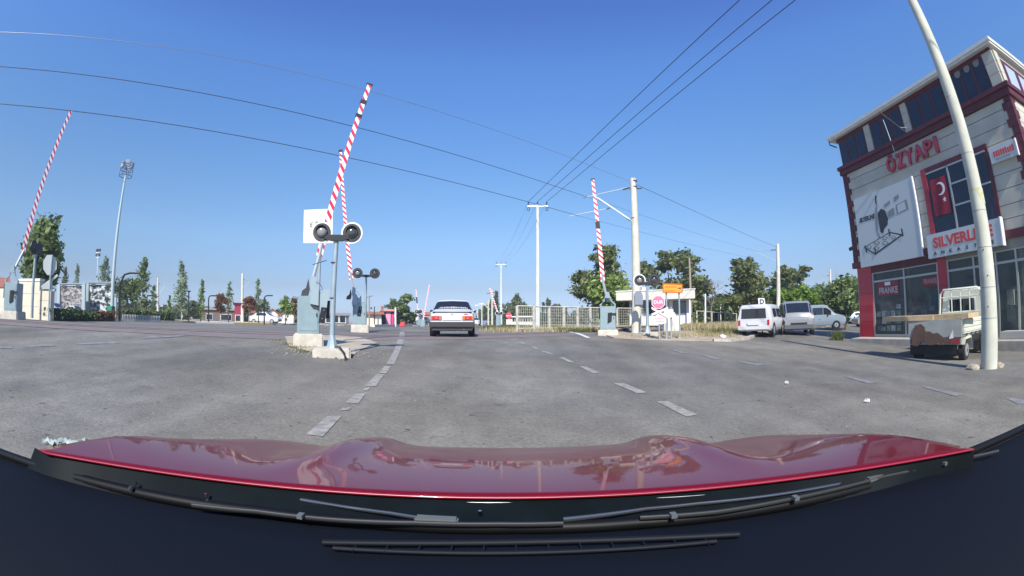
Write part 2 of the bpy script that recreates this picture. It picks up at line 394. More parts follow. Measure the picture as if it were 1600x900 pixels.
kerb([(-20.4, 2), (-20.4, 8), (-28, 19), (-25.6, 28.6)], kerbm, .25, .12, 3)
kerb([(-25.6, 28.6), (-24.2, 32.5)], kwhite, .3, .14, 2)
kerb([(-24.2, 32.5), (-22.9, 36.5)], kyel, .3, .14, 2)
drape('park_pavement', [(-25.5, 29.3), (-22.8, 36.8), (-21.8, 39.4), (-13.8, 45.7), (-10.2, 50.5), (-14, 62), (-30, 60), (-44, 44), (-34, 30)], .02, mat('park_paving', (.52, .47, .37), .85, var=.08, scale=.8), 1.5)
kerb([(-22.9, 36.5), (-22, 39), (-14, 45.2), (-10, 50)], kerbm, .25, .13, 3)
# ------------------------------------------------------------------ trees and plants
def crown_mesh(name, blobs, n, size, m, parent, rng, clumps=14, spread=.30, flat=.0, inner=.25):
    mb = MB()
    for (c0, rad) in blobs:
        c0 = Vector(c0); cl = []
        for _ in range(clumps):
            d = Vector((rng.gauss(0, 1), rng.gauss(0, 1), rng.gauss(0, 1))).normalized()
            k = rng.uniform(inner, 1)**.6*.86
            cl.append((Vector((d.x*rad[0], d.y*rad[1], d.z*rad[2]))*k, rng.uniform(.6, 1.25)))
        for i in range(n):
            cc, cs = rng.choice(cl)
            p = c0+cc+Vector((rng.gauss(0, 1)*rad[0], rng.gauss(0, 1)*rad[1], rng.gauss(0, 1)*rad[2]*.8))*spread*cs*.62
            s_ = size*rng.choice((.5, .8, 1., 1.25, 1.6))*rng.uniform(.85, 1.15)
            a = Vector((rng.gauss(0, 1), rng.gauss(0, 1), rng.gauss(0, .7))).normalized()
            b = a.cross(Vector((rng.gauss(0, 1), rng.gauss(0, 1), rng.gauss(0, 1)))).normalized()
            a *= s_; b *= s_*.55; o = len(mb.v)
            mb.v += [tuple(p-a), tuple(p-b*.9+a*.1), tuple(p+a), tuple(p+b)]; mb.f.append((o, o+1, o+2, o+3))
    me = bpy.data.meshes.new(name); me.from_pydata(mb.v, [], mb.f); me.update(); me.materials.append(m)
    o = bpy.data.objects.new(name, me); C.objects.link(o); o.parent = parent; return o
LG = leafmat('leaf_bright', (.10, .15, .03), (.38, .50, .14))
LD = leafmat('leaf_dark', (.045, .068, .028), (.20, .26, .10))
LM = leafmat('leaf_mid', (.065, .10, .035), (.29, .38, .13))
LP = leafmat('leaf_pale', (.13, .18, .10), (.40, .50, .30))
LB = leafmat('leaf_brown', (.11, .05, .02), (.34, .18, .085))
LPI = leafmat('pine_needles', (.06, .082, .032), (.29, .33, .12))
LY = leafmat('leaf_lime', (.07, .13, .012), (.27, .42, .05))
def tree(label, px, top, dist, wid, m=LM, n=1500, kind='round', trunk=.12, low=.25, leaf=.16, seed=0, base=None, name='tree', tm=None, clumps=None, spread=.3, group=None):
    """px: picture column, top: picture row of the top, wid: crown width in picture pixels"""
    rng = random.Random(seed+px)
    g = gr(px, dist); topz = at(px, top, dist).z; H = topz-g.z; W = px2m(wid, dist)/2*1.12
    if kind in ('pine', 'round', 'droop'): H *= 1.03
    if base is not None: g.z = base
    root = thing(name, label, 'tree' if 'shrub' not in name else 'shrub', g, group=group)
    mb = MB(); pts = []
    nseg = 5; bx, by = rng.uniform(-.06, .06)*H, rng.uniform(-.05, .05)*H
    frac = .96 if kind in ('slim', 'conifer') else .72
    for i in range(nseg+1):
        t = i/nseg; pts.append(Vector((bx*t*t, by*t*t, H*frac*t-.1)))
    mb.tube(pts, [trunk*(1-.75*i/nseg) for i in range(nseg+1)], 7)
    nl = 7 if kind != 'slim' else 9
    for i in range(nl):
        t = rng.uniform(low+.02, .9); p = Vector((bx*t*t, by*t*t, H*frac*t-.1)); a = rng.uniform(0, 2*pi)
        L = W*rng.uniform(.6, 1.); q = p+Vector((cos(a)*L, sin(a)*L, L*rng.uniform(.5, 1.1)))
        mid = p.lerp(q, .5)+Vector((0, 0, -.08*L)); mb.tube([p, mid, q], [trunk*.4, trunk*.22, trunk*.08], 5)
    mb.build('trunk', tm or bark, root, smooth=60)
    z0 = H*low; ch = H-z0
    if kind == 'round': bl = [((bx, by, z0+ch*.5), (W, W, ch*.5))]
    elif kind == 'slim': bl = [((bx*t*t, by*t*t, z0+ch*t), (W*k, W*k, ch*.16)) for t, k in ((.12, .7), (.32, 1.), (.52, .85), (.7, .6), (.88, .32))]
    elif kind == 'conifer': bl = [((bx*t, by*t, z0+ch*t), (W*k, W*k, ch*.13)) for t, k in ((.08, 1.), (.25, .85), (.42, .7), (.6, .5), (.76, .33), (.92, .15))]
    elif kind == 'pine':
        bl = [((rng.uniform(-.6, .6)*W, rng.uniform(-.5, .5)*W, z0+ch*rng.uniform(.2, .85)), (W*rng.uniform(.35, .55), W*.45, ch*rng.uniform(.14, .24))) for _ in range(8)]
        bl += [((0, 0, z0+ch*.45), (W*.75, W*.75, ch*.42)), ((bx, by, z0+ch*.85), (W*.35, W*.35, ch*.16))]
    elif kind == 'ball': bl = [((0, 0, z0+ch*.5), (W*.98, W*.98, ch*.52))]
    elif kind == 'droop': bl = [((rng.uniform(-.7, .7)*W, rng.uniform(-.5, .5)*W, z0+ch*t), (W*.5, W*.5, ch*.2)) for t in (.12, .15, .3, .35, .5, .6, .7, .85)]
    if kind == 'slim': leaf *= .72; n = int(n*1.5); spread = .42
    nn = max(60, n//len(bl))
    o = crown_mesh('crown', bl, nn, leaf, m, root, rng, clumps or (26 if kind == 'ball' else (9 if len(bl) > 1 else 22)), spread if kind != 'ball' else .26, inner=.25)
    return root
# left side
tree('tall leafy tree behind the octagonal road sign at the far left', 62, 343, 30, 52, LM, 5200, 'round', .16, .12, .17, spread=.33)
tree('small dark young tree just left of the photo hoardings', 100, 416, 82, 14, LD, 700, 'slim', .08, .2, .24)
tree('pale spindly young tree above the grey photo hoarding', 116, 410, 84, 12, LP, 480, 'slim', .07, .2, .24)
tree('green young tree rising behind the photo hoarding beside the floodlight mast', 161, 400, 80, 24, LM, 900, 'slim', .09, .2, .24)
tree('low dark broad tree under the bent black lamp', 200, 430, 44, 44, LD, 2200, 'round', .12, .3, .15)
tree('tall open dark tree right of the bent black lamp', 222, 403, 42, 28, LM, 900, 'slim', .09, .15, .17, tm=palebark)
tree('thin tree beside the leftmost catenary pole', 239, 446, 50, 13, LM, 380, 'slim', .06, .3, .15, tm=palebark)
tree('short light green sapling on the grass behind the hedge', 263, 463, 48, 11, LG, 300, 'conifer', .05, .15, .13)
tree('tall pale green poplar in the middle of the park strip', 284, 411, 46, 27, LP, 1200, 'slim', .09, .12, .16, tm=palebark)
tree('dark bush under the pale poplar', 292, 468, 58, 34, LD, 900, 'round', .06, .05, .2, name='shrub')
tree('narrow light green young tree right of the tall poplar', 313, 438, 47, 15, LG, 700, 'slim', .06, .1, .14)
tree('round crowned reddish brown tree nearer the poplar', 345, 458, 46, 21, LB, 3600, 'ball', .07, .36, .085, tm=palebark)
tree('wispy young tree just right of the first brown ball tree', 357, 440, 48, 15, LP, 420, 'slim', .06, .3, .14)
tree('round crowned reddish brown tree beside the white catenary pole', 389, 464, 46, 23, LB, 3600, 'ball', .07, .40, .085, tm=palebark)
tree('wispy tall young tree left of the row of white houses', 404, 434, 47, 13, LP, 480, 'slim', .06, .2, .14)
tree('dark green bush behind the street lamp near the white houses', 412, 468, 62, 24, LM, 700, 'round', .06, .1, .2, name='shrub')
tree('yellow green young tree left of the near barrier cabinet', 446, 464, 44, 20, LG, 700, 'round', .06, .3, .13)
tree('reddish brown tree partly behind the near barrier cabinet', 459, 463, 47, 12, LB, 500, 'ball', .06, .3, .12)
tree('broad willow like tree beside the pink kiosk', 632, 463, 50, 44, LM, 3800, 'droop', .14, .0, .16)
tree('small tree at the road edge behind the white car', 645, 488, 70, 22, LM, 700, 'round', .1, .0, .2)
# centre
for i, (px, top, d, w_) in enumerate(((752, 482, 170, 12), (760, 474, 150, 12), (767, 466, 130, 12), (776, 456, 115, 13))):
    tree('%s dark cypress in the row beyond the right hand street lamps' % ('farthest', 'second farthest', 'third', 'nearest and tallest')[i], px, top, d, w_, LD, 1100, 'conifer' if i > 1 else 'round', .15, .02, .42, group='dark cypresses beyond the street lamps')
tree('dark pine left of the two armed utility pole, tallest of its clump', 808, 459, 95, 26, LPI, 1500, 'pine', .2, .1, .32)
tree('dark low pine behind the red stop sign across the crossing', 796, 474, 90, 22, LPI, 900, 'round', .2, .05, .35)
tree('wide dark pine behind the utility pole base', 824, 474, 100, 34, LPI, 1300, 'round', .2, .05, .36)
for i, (px, top) in enumerate(((848, 474), (854, 468), (859, 471), (868, 478), (875, 479), (885, 482))):
    tree('%s of the small distant firs above the white fence' % ('first', 'tallest', 'third', 'fourth', 'fifth', 'last')[i], px, top, 130, 8, LD, 260, 'conifer', .12, .02, .45, group='small distant firs above the white fence')
tree('large leafy pine behind the raised right hand barrier', 950, 384, 38, 104, LPI, 9500, 'pine', .22, .08, .17, seed=3, spread=.34)
tree('bright green deciduous tree beside the hut roof', 957, 420, 35, 66, LG, 4200, 'round', .14, .04, .15)
tree('pine with a ragged top behind the orange direction sign', 1050, 394, 46, 104, LPI, 9000, 'pine', .2, .05, .20, seed=1, spread=.34)
tree('slender dark cypress behind the hut', 1090, 443, 44, 20, LD, 1400, 'conifer', .12, .02, .18)
tree('dark pine with a pale forked trunk behind the parked white van', 1166, 400, 42, 92, LPI, 9500, 'pine', .28, .06, .19, seed=7, spread=.34, tm=palebark)
tree('dark spreading tree right of the forked pine', 1226, 416, 52, 84, LPI, 6000, 'pine', .22, .05, .23, seed=2)
tree('low dark tree behind the far white fence, left of the van', 1126, 462, 50, 52, LD, 2600, 'round', .12, .05, .2)
tree('low dark tree between the forked pine and the clipped trees', 1192, 462, 50, 44, LD, 2200, 'round', .12, .05, .2)
tree('lime green clipped round tree directly behind the square D sign', 1221, 450, 43, 44, LY, 3000, 'ball', .12, .38, .17)
tree('lime green clipped tree, second from the white van', 1257, 447, 45, 46, LY, 3000, 'ball', .12, .36, .18)
tree('lime green clipped tree above the grey van', 1289, 456, 47, 42, LY, 2600, 'ball', .12, .36, .18)
tree('mid green tree rising behind the clipped trees', 1277, 444, 60, 44, LM, 1700, 'round', .12, .1, .22)
tree('dense green tree against the red column of the shop building', 1322, 430, 40, 66, LM, 6000, 'round', .16, .1, .17)
# bare tree and pale dead trunk
def bare_tree(label, px, top, dist, w_):
    rng = random.Random(px); g = gr(px, dist); H = at(px, top, dist).z-g.z
    root = thing('bare_tree', label, 'tree', g); mb = MB()
    def br(p, d, L, r, lv):
        q = p+d*L; mb.tube([p, p.lerp(q, .5)+Vector((rng.uniform(-.05, .05)*L, 0, 0)), q], [r, r*.8, r*.6], 5)
        if lv == 0: return
        for k in range(3 if lv > 1 else 2):
            nd = (d+Vector((rng.uniform(-.8, .8), rng.uniform(-.6, .6), rng.uniform(-.1, .5)))).normalized(); br(q, nd, L*.62, r*.55, lv-1)
    br(Vector((0, 0, 0)), Vector((0, 0, 1)), H*.38, .12, 4); mb.build('trunk', mat('grey_bark', (.16, .14, .13), .9), root)
bare_tree('leafless grey tree between the cypress and the forked pine', 1112, 425, 44, 30)
# hedges and weeds
def leafbox(name, label, cat, pts, h, wd, n, m, leaf=.1, kind=None, parent=None):
    rng = random.Random(len(label)); mb = MB()
    for i in range(len(pts)-1):
        a, b = Vector(pts[i]), Vector(pts[i+1])
        for _ in range(int(n*(b-a).length)):
            p = a.lerp(b, rng.random())+Vector((rng.uniform(-1, 1), rng.uniform(-1, 1)))*wd/2
            z = zt(p.x, p.y)+h*rng.random()**.6*(.85+.25*noise.noise(Vector((p.x*.8, p.y*.8, 0))))
            P = Vector((p.x, p.y, z)); s_ = leaf*rng.uniform(.6, 1.3)
            a_ = Vector((rng.gauss(0, 1), rng.gauss(0, 1), rng.gauss(0, 1))).normalized(); b_ = a_.cross(Vector((rng.gauss(0, 1), rng.gauss(0, 1), rng.gauss(0, 1)))).normalized()
            o = len(mb.v); mb.v += [tuple(P-a_*s_), tuple(P-b_*s_*.6), tuple(P+a_*s_), tuple(P+b_*s_*.6)]; mb.f.append((o, o+1, o+2, o+3))
    me = bpy.data.meshes.new(name); me.from_pydata(mb.v, [], mb.f); me.update(); me.materials.append(m)
    o = bpy.data.objects.new(name, me); C.objects.link(o); tag(o, label, cat, None, kind); return o
def G2(px, d): p = gr(px, d); return (p.x, p.y)
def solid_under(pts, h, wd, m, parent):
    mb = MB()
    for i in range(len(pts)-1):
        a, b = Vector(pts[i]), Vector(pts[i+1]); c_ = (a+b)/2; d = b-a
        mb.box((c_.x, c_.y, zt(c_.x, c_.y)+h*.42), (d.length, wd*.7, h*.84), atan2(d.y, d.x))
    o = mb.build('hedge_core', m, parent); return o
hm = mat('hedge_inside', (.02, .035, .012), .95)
for lab, pts, h, m, n in (('dark clipped hedge below the grey photo hoarding', [G2(80, 22), G2(140, 27)], .62, LD, 420), ('reddish low hedge at the foot of the floodlight mast', [G2(140, 27), G2(172, 30)], .6, LB, 420),
                  ('low bright hedge beside the bent black lamp', [G2(190, 36), G2(268, 42)], .95, LM, 320), ('dark maroon hedge strip in front of the broad dark tree', [G2(188, 37.5), G2(232, 40)], 1.05, LB, 240)):
    o = leafbox('hedge', lab, 'hedge', pts, h, 1.1, n, m, .09); solid_under(pts, h, 1., hm, o)
def tufts(name, poly_pts, n, h, m, seed, label, bw=.02):
    """upright blades scattered along picture/ground spots: grass nobody could count"""
    rng = random.Random(seed); mb = MB()
    for _ in range(n):
        (x0, y0, r0) = rng.choice(poly_pts); x = x0+rng.gauss(0, r0); y = y0+rng.gauss(0, r0*.6); z = zt(x, y)
        for k in range(5):
            a = rng.uniform(0, 2*pi); hh = h*rng.uniform(.4, 1.15); bx, by = cos(a)*bw, sin(a)*bw; lx, ly = rng.gauss(0, .3)*hh, rng.gauss(0, .3)*hh
            xx, yy = x+rng.gauss(0, .05), y+rng.gauss(0, .05)
            o = len(mb.v); mb.v += [(xx-bx, yy-by, z-.02), (xx+bx, yy+by, z-.02), (xx+lx, yy+ly, z+hh)]; mb.f.append((o, o+1, o+2))
    me = bpy.data.meshes.new(name); me.from_pydata(mb.v, [], mb.f); me.update(); me.materials.append(m)
    o = bpy.data.objects.new(name, me); C.objects.link(o); tag(o, label, 'grass', None, 'stuff')
GD = leafmat('grass_dry', (.34, .27, .13), (.66, .57, .33)); GG = leafmat('grass_green', (.07, .09, .02), (.20, .24, .07))
def tpt(t, o_, r): x, y = trk(t, o_); return (x, y, r)
tufts('dry_grass', [tpt(t, o_, .9) for t in range(-2, 34, 1) for o_ in (2.9, 4.8, 6.2)], 2300, .30, GD, 1, 'tall dry yellow grass along the white fence', .03)
tufts('dry_grass', [tpt(t, -2.6, .7) for t in range(6, 30)], 1500, .4, GD, 2, 'dry grass between the rails and the side street', .03)
tufts('weeds', [(x, y, .35) for x, y in ((6.2, 18.2), (7.4, 18), (8.4, 17.6), (9.3, 17.4), (10, 18.6), (11.3, 19.8), (7, 17.2), (8.8, 18.8))], 520, .22, GD, 3, 'sparse dry weeds on the verge under the road signs', .012)
tufts('weeds', [(x, y, .5) for x, y in ((9.6, 18.6), (10.4, 19.4), (3.0, 24), (3.6, 22.2), (11, 20.2))], 420, .3, GG, 4, 'greenish weeds beside the right hand barrier cabinet', .015)
tufts('dry_grass', [(x, y, 1.2) for x, y in ((.8, 38), (1.2, 34), (0.3, 42), (1.8, 36), (3, 36), (2.5, 40), (-.3, 46), (-.8, 52))], 1500, .32, GG, 5, 'low green and dry grass on the far right verge beyond the crossing', .04)
tufts('weeds', [(x, y, .14) for x, y in ((-6.3, 10.4), (-5.6, 9.9), (-4.5, 8.8), (-3.9, 8.7), (-5.1, 9.4))], 60, .09, GG, 6, 'tiny weeds in the sandy dirt around the near barrier base', .01)
tufts('weeds', [(14.0, 15.1, .15)], 60, .45, GG, 7, 'green weed clump at the corner of the shop kerb', .02)
tufts('grass', [(-28-i*1.2, 33+i*.6, 1.5) for i in range(8)]+[(-24+i, 41+i*.5, 1.5) for i in range(8)], 3000, .1, GG, 8, 'green lawn of the park strip', .05)
# small stones, crumbs of concrete, litter
rng = random.Random(11)
stm = mat('stone', (.33, .28, .21), .9, var=.2)
mb = MB()
for _ in range(260):
    x, y = rng.choice([(-6.2, 10.5), (-5.4, 9.9), (-4.6, 8.7), (-3.7, 8.6), (-3.4, 9.3), (-5, 9.3)]); x += rng.gauss(0, .3); y += rng.gauss(0, .3); r_ = rng.uniform(.004, .02)
    mb.box((x, y, zt(x, y)+.012+r_*.4), (r_*2, r_*1.5, r_), rng.uniform(0, 3))
for _ in range(500):
    x, y = rng.uniform(4.2, 12), 0; y = 16.2+rng.random()*2.6 if x < 9 else x*.9+8.2+rng.random(); r_ = rng.uniform(.01, .05)
    mb.box((x, y, zt(x, y)+.03+r_*.4), (r_*2, r_*1.6, r_), rng.uniform(0, 3))
for _ in range(160):
    x, y = rng.uniform(-12, 12), rng.uniform(2.2, 14); r_ = rng.uniform(.003, .009)
    mb.box((x, y, zt(x, y)+r_*.3), (r_*2, r_*1.6, r_), rng.uniform(0, 3))
o = mb.build('gravel', stm); tag(o, 'loose stones and crumbs scattered over the road edges', 'gravel', None, 'stuff')
def rock(label, x, y, r_, m=stm, zoff=0):
    bm = bmesh.new(); bmesh.ops.create_icosphere(bm, subdivisions=2, radius=r_); rg = random.Random(int(x*100))
    for v in bm.verts: v.co *= rg.uniform(.75, 1.15); v.co.z *= .6
    me = bpy.data.meshes.new('rock'); bm.to_mesh(me); bm.free(); me.materials.append(m); o = bpy.data.objects.new('stone', me); C.objects.link(o)
    o.location = (x, y, zt(x, y)+r_*.3+zoff); tag(o, label, 'stone')
rock('grey broken stone against the left foot of the concrete lamp post', 9.72, 5.42, .16)
rock('flat light stone at the right foot of the concrete lamp post', 10.42, 5.0, .12)
rock('small pale stone lying on the verge below the dry grass', 8.9, 16.9, .16, white)
def cloth(name, label, px, py, L, W, m, rz, seed):
    p = hit(px, py); rg = random.Random(seed); n = 18; k = 6; mb = MB()
    for i in range(n+1):
        for j in range(k+1):
            u = i/n-.5; v = j/k-.5; ww = W*(1-1.2*abs(u)**1.5)*(.7+.3*sin(i*1.7+seed))
            x = u*L; y = v*ww+.03*sin(u*14+seed); z = .02+.05*abs(noise.noise(Vector((u*9+seed, v*4, 0))))+.02*(1-4*v*v)
            X = p.x+cos(rz)*x-sin(rz)*y; Y = p.y+sin(rz)*x+cos(rz)*y
            mb.v.append((X, Y, zt(X, Y)+z))
    for i in range(n):
        for j in range(k): a = i*(k+1)+j; mb.f.append((a, a+1, a+k+2, a+k+1))
    o = mb.build(name, m, smooth=60); tag(o, label, 'litter')
cloth('rag', 'crumpled pale grey green rag on the asphalt at the lower left', 100, 697, .42, .13, mat('rag_pale', (.30, .36, .33), .9, var=.2, scale=20), .75, 1)
cloth('rag', 'dark torn plastic sheet trailing right of the pale rag', 155, 699, .40, .08, mat('rag_dark', (.09, .11, .11), .7, var=.3, scale=20), .68, 4)
cloth('paper_scrap', 'small white paper scrap on the right lane', 1355, 630, .10, .04, white, .2, 2)
cloth('paper_scrap', 'tiny white scrap near the right lane dashes', 1229, 601, .06, .03, white, .4, 3)
# ------------------------------------------------------------------ crossing equipment
def boom(root_w, tip_w, parent, wid=.10, bands=((.9, .94), (.965, .985)), name='boom', dark=True, face=None):
    """striped boom from root to tip; its flat side towards the camera"""
    a, b = Vector(root_w), Vector(tip_w); d = b-a; L = d.length; z = d.normalized()
    f = Vector((a.x, a.y, 0)).normalized()*-1; x = f.cross(z)*-1; x.normalize(); y = z.cross(x)
    R = Matrix((x, y, z)).transposed().to_4x4()
    inv = parent.matrix_basis.inverted()
    mb = MB().prism([(-wid/2, -.03, 0), (wid/2, -.03, 0), (wid/2, .03, 0), (-wid/2, .03, 0)], (0, 0, L))
    for i, v in enumerate(mb.v):
        if v[2] > L*.5: mb.v[i] = (v[0]*.7, v[1], v[2])
    o = mb.build(name, boomm, parent); R.translation = a; o.matrix_basis = inv @ R
    for t0, t1 in bands:
        q = MB().box((0, 0, L*(t0+t1)/2), (wid*1.06, .07, L*(t1-t0))).build('boom_joint', black, o)
    return o
def barrier(label, px, pyb, dist, yaw, root_px, tip_px, sc=1., group='level crossing barriers', bands=((.78, .80), (.865, .89), (.99, 1.0)), tipd=None, cw=.66, bh=.32, style='lyre', mp=None):
    g = at(px, pyb, dist)
    t = thing('crossing_barrier', label, 'barrier', g, yaw, group)
    bpy.context.view_layer.update()
    B = MB().prism([(-(cw*.5+.13)*sc, -.42*sc, -.35), ((cw*.5+.13)*sc, -.42*sc, -.35), ((cw*.5+.13)*sc, .45*sc, -.35), (-(cw*.5+.13)*sc, .45*sc, -.35)], (0, 0, .35+bh*sc))
    for i, v in enumerate(B.v):
        if v[2] > 0: B.v[i] = (v[0]*.94, v[1]*.94, v[2])
    B.build('concrete_base', concrete, t, bevel=.03)
    z0 = bh*sc; h = 1.0*sc; x = cw*sc
    MB().box((0, 0, z0+h/2), (x, .56*sc, h)).build('cabinet', steelgrey, t, bevel=.012)
    MB().box((0, -.286*sc, z0+h*.5), (x*.86, .012, h*.86)).build('cabinet_door', steelgrey, t, bevel=.004)
    for zz in (.25, .75): MB().box((-x/2-.005, 0, z0+h*zz), (.012, .46*sc, h*.46)).build('side_panel', steelgrey, t, bevel=.004)
    MB().box((x*.38, -.30*sc, z0+h*.5), (.02, .03, .09)).build('handle', black, t)
    MB().box((-x/2-.012, .12*sc, z0+h*.3), (.02, .04, .10)).build('lock', black, t)
    for k in (-.20, .12): MB().disc((-x/2-.005, k*sc, z0+h*.93), (-1, 0, 0), .03*sc, .02, 10).build('lock_cap', black, t)
    top = z0+h; a = at(*root_px, dist); b = at(*tip_px, tipd or dist); hd = (b-a).normalized(); inv = t.matrix_basis.inverted()
    if style == 'lyre':
        for s_ in (-1, 1):
            MB().tube([(s_*.30*sc, -.2*sc, top-.25), (s_*.31*sc, -.2*sc, top+.08*sc), (s_*.16*sc, -.2*sc, top+.22*sc), (s_*.10*sc, -.2*sc, top+.42*sc)], [.05*sc, .05*sc, .04*sc, .035*sc], 6).build('boom_arm', steelgrey if s_ > 0 else mastgrey, t)
        MB().prism([(-.12*sc, -.24*sc, top+.36*sc), (.12*sc, -.24*sc, top+.36*sc), (.07*sc, -.24*sc, top+.62*sc), (-.05*sc, -.24*sc, top+.62*sc)], (0, .1, 0)).build('boom_yoke', steelgrey, t)
        cwt = MB().prism([(-.02*sc, -.33*sc, z0+.28*sc), (.16*sc, -.33*sc, z0+.36*sc), (.18*sc, -.33*sc, z0+.74*sc), (.0, -.33*sc, z0+.72*sc)], (0, .05*sc, 0)).build('counterweight', black, t)
        MB().box((.24*sc, -.33*sc, z0+.68*sc), (.26*sc, .06, .05)).build('weight_bar', black, t)
        MB().box((-.36*sc, -.1*sc, z0+.7*sc), (.05, .3*sc, .5*sc)).build('side_weight', black, t)
    else:
        fy = Vector((-g.x, -g.y, 0)).normalized()
        def poly(name, pts, m, dd, th):
            P = [inv @ (at(*mp(*q), dist-dd)) for q in pts]; v = (inv.to_3x3() @ fy)*-th
            return MB().prism(P, v).build(name, m, t)
        poly('back_arm', [(482, 434.8), (484.3, 451.9), (482, 462), (470.3, 462), (471.9, 454.2), (478.1, 449.5)], darkmetal, .0, .06)
        poly('boom_arm', [(486.7, 429.3), (494.4, 434), (493.7, 446.4), (498.3, 451), (497.5, 477.5), (484.3, 474.4), (486.7, 457.3), (484.3, 446.4)], mat('arm_grey', (.30, .38, .40), .45), .32, .10)
        poly('arm_underside', [(485, 477), (499, 477.6), (498.3, 484.5), (489.8, 483)], darkmetal, .28, .1)
        poly('counterweight_arm', [(498, 455), (503, 459), (506.9, 452.7), (514.7, 451.9), (510, 480.5), (498, 478)], mat('arm_grey', (.30, .38, .40), .45), .26, .04)
        q = poly('counterweight', [(502.2, 479.9), (510.8, 480.7), (507.2, 505.5), (497.5, 504)], black, .30, .10)
        poly('counterweight', [(512, 469.8), (516, 469.8), (514.7, 497.8), (509, 497.8)], black, .1, .10)
        for c_ in ((506, 485), (503.5, 498)):
            cc = at(*mp(*c_), dist-.31); MB().disc(inv @ cc, inv.to_3x3() @ fy, .018*sc, .015, 8).build('bolt', chrome, q)
        cc = [at(*mp(*c_), dist-.3) for c_ in ((492, 440), (500, 444), (504, 451), (499, 455), (494, 450))]
        MB().tube([inv @ c_ for c_ in cc], .008, 5).build('cable', wirem, t)
    boom(a, b, t, .185*sc, bands)
    MB().tube([inv @ (at(*(mp(490, 433) if mp else (px, root_px[1]+32)), dist)), inv @ a, inv @ (a+hd*.35*sc)], .058*sc, 6).build('boom_socket', mat('socket_grey', (.36, .40, .42), .5, metal=.2), t)
    return t
barrier('grey level crossing barrier nearest the camera, boom leaning right above the road', 482, 539, 11.4, radians(26), (499, 400), (578, 131), .93, tipd=11.1, cw=.60, style='bent', mp=lambda x, y: (x, y))
barrier('level crossing barrier across the track, boom crossing behind the nearest one', 562, 518, 20.6, radians(18), (549, 437), (532, 234), 1.0, bands=((.98, 1.0),), tipd=20.2, cw=.62, style='bent', mp=lambda x, y: (553+(x-490)*.62, 505+(y-522)*.62))
barrier('right hand level crossing barrier with dark band halfway up its boom', 950, 526.5, 18.6, radians(-12), (942, 440), (926, 279), .98, bands=((.50, .57), (.985, 1.0)), cw=.66)
barrier('level crossing barrier at the far left edge of the square', 20, 500, 20.5, radians(35), (36, 394), (111, 173), 1.05, bands=())
def signal(label, base_px, dist, top_py, span, rad, face_cam=(0, -1), base=True, group='level crossing light signals', name='crossing_signal', rings=(0, 1), lean=0, tpx=None, back=False):
    g = at(*base_px, dist); topz = at(base_px[0], top_py, dist).z-g.z
    t = thing(name, label, 'signal', g, 0, group)
    fx = Vector((*face_cam, 0)).normalized(); rt = Vector((-fx.y, fx.x, 0))
    H = topz
    off = Vector((0, 0, 0))
    if tpx: q = at(tpx, top_py, dist)-g; off = Vector((q.x, q.y, 0))
    r_ = rad*.22
    MB().tube([(0, 0, 0), off+Vector((0, 0, H))], [r_*1.15, r_*.95], 12).build('mast', mastgrey, t, smooth=40)
    if base:
        MB().tube([(0, 0, -.02), (0, 0, .30)], [rad*.62, r_*1.1], 8).build('mast_foot', mastgrey, t)
        MB().box((0, 0, -.19), (.80 if rad > .2 else .5, .60, .42), .35).build('concrete_base', concrete, t, bevel=.03)
    ctr = off+Vector((0, 0, H))
    cb = MB().prism([ctr-rt*span*.42+Vector((0, 0, .01)), ctr-rt*.12+Vector((0, 0, -.04)), ctr+rt*.12+Vector((0, 0, -.04)), ctr+rt*span*.42+Vector((0, 0, .01)), ctr+rt*.2+Vector((0, 0, .09)), ctr-rt*.2+Vector((0, 0, .09))], fx*.09)
    cb.build('lamp_bracket', black, t)
    for sg in (-1, 1):
        c_ = ctr+rt*sg*span/2+Vector((0, 0, rad*.62))
        b_ = MB().disc(c_, fx, rad, .04, 28).build('signal_board', white if (0 if sg < 0 else 1) in rings else black, t)
        MB().disc(c_+fx*.035, fx, rad*.84, .02, 28).build('board_face', mat('faded_black', (.03, .032, .032), .6, var=.3), b_)
        if back: MB().disc(c_-fx*.18, fx, rad*.55, .17, 16).build('lamp_housing', black, b_); continue
        hood = MB(); n = 20
        V = []
        for k in range(n+1):
            a = radians(-20)+radians(220)*k/n
            for rr, dd in ((rad*.52, .05), (rad*.56, .05+rad*.42*(.25+.75*max(0, sin(a))))):
                V.append(c_+rt*cos(a)*rr+Vector((0, 0, sin(a)*rr))+fx*dd)
        hood.add(V, [(2*k, 2*k+1, 2*k+3, 2*k+2) for k in range(n)]); hood.build('lamp_visor', black, b_, smooth=40)
        MB().disc(c_+fx*.05, fx, rad*.48, .03, 24).build('lens_ring', darkmetal, b_)
        L_ = MB(); V = []
        for i in range(6):
            for k in range(20): a = 2*pi*k/20; V.append(c_+fx*(.08+.04*cos(i/5*pi/2))+(rt*cos(a)+Vector((0, 0, sin(a))))*rad*.42*sin(i/5*pi/2))
        L_.add(V, [(i*20+k, i*20+(k+1) % 20, (i+1)*20+(k+1) % 20, (i+1)*20+k) for i in range(5) for k in range(20)])
        L_.build('lens', mat('lens_grey', (.20, .21, .20), .15, spec=.8) if sg < 0 and rad > .2 else lens, b_, smooth=60)
    return t
sg = signal('tall twin lamp crossing signal with white rimmed boards beside the near barrier', (519, 545), 9.35, 374, .66, .235, (.30, -1), tpx=526)
MB().tube([(-.12, -.1, 1.85), (-.5, .0, 1.78)], .008, 4).build('cable', wirem, sg)
for z_ in (1.05, 1.8): MB().tube([(.0, 0, z_), (.0, 0, z_+.025)], .062, 12).build('mast_band', darkmetal, sg)
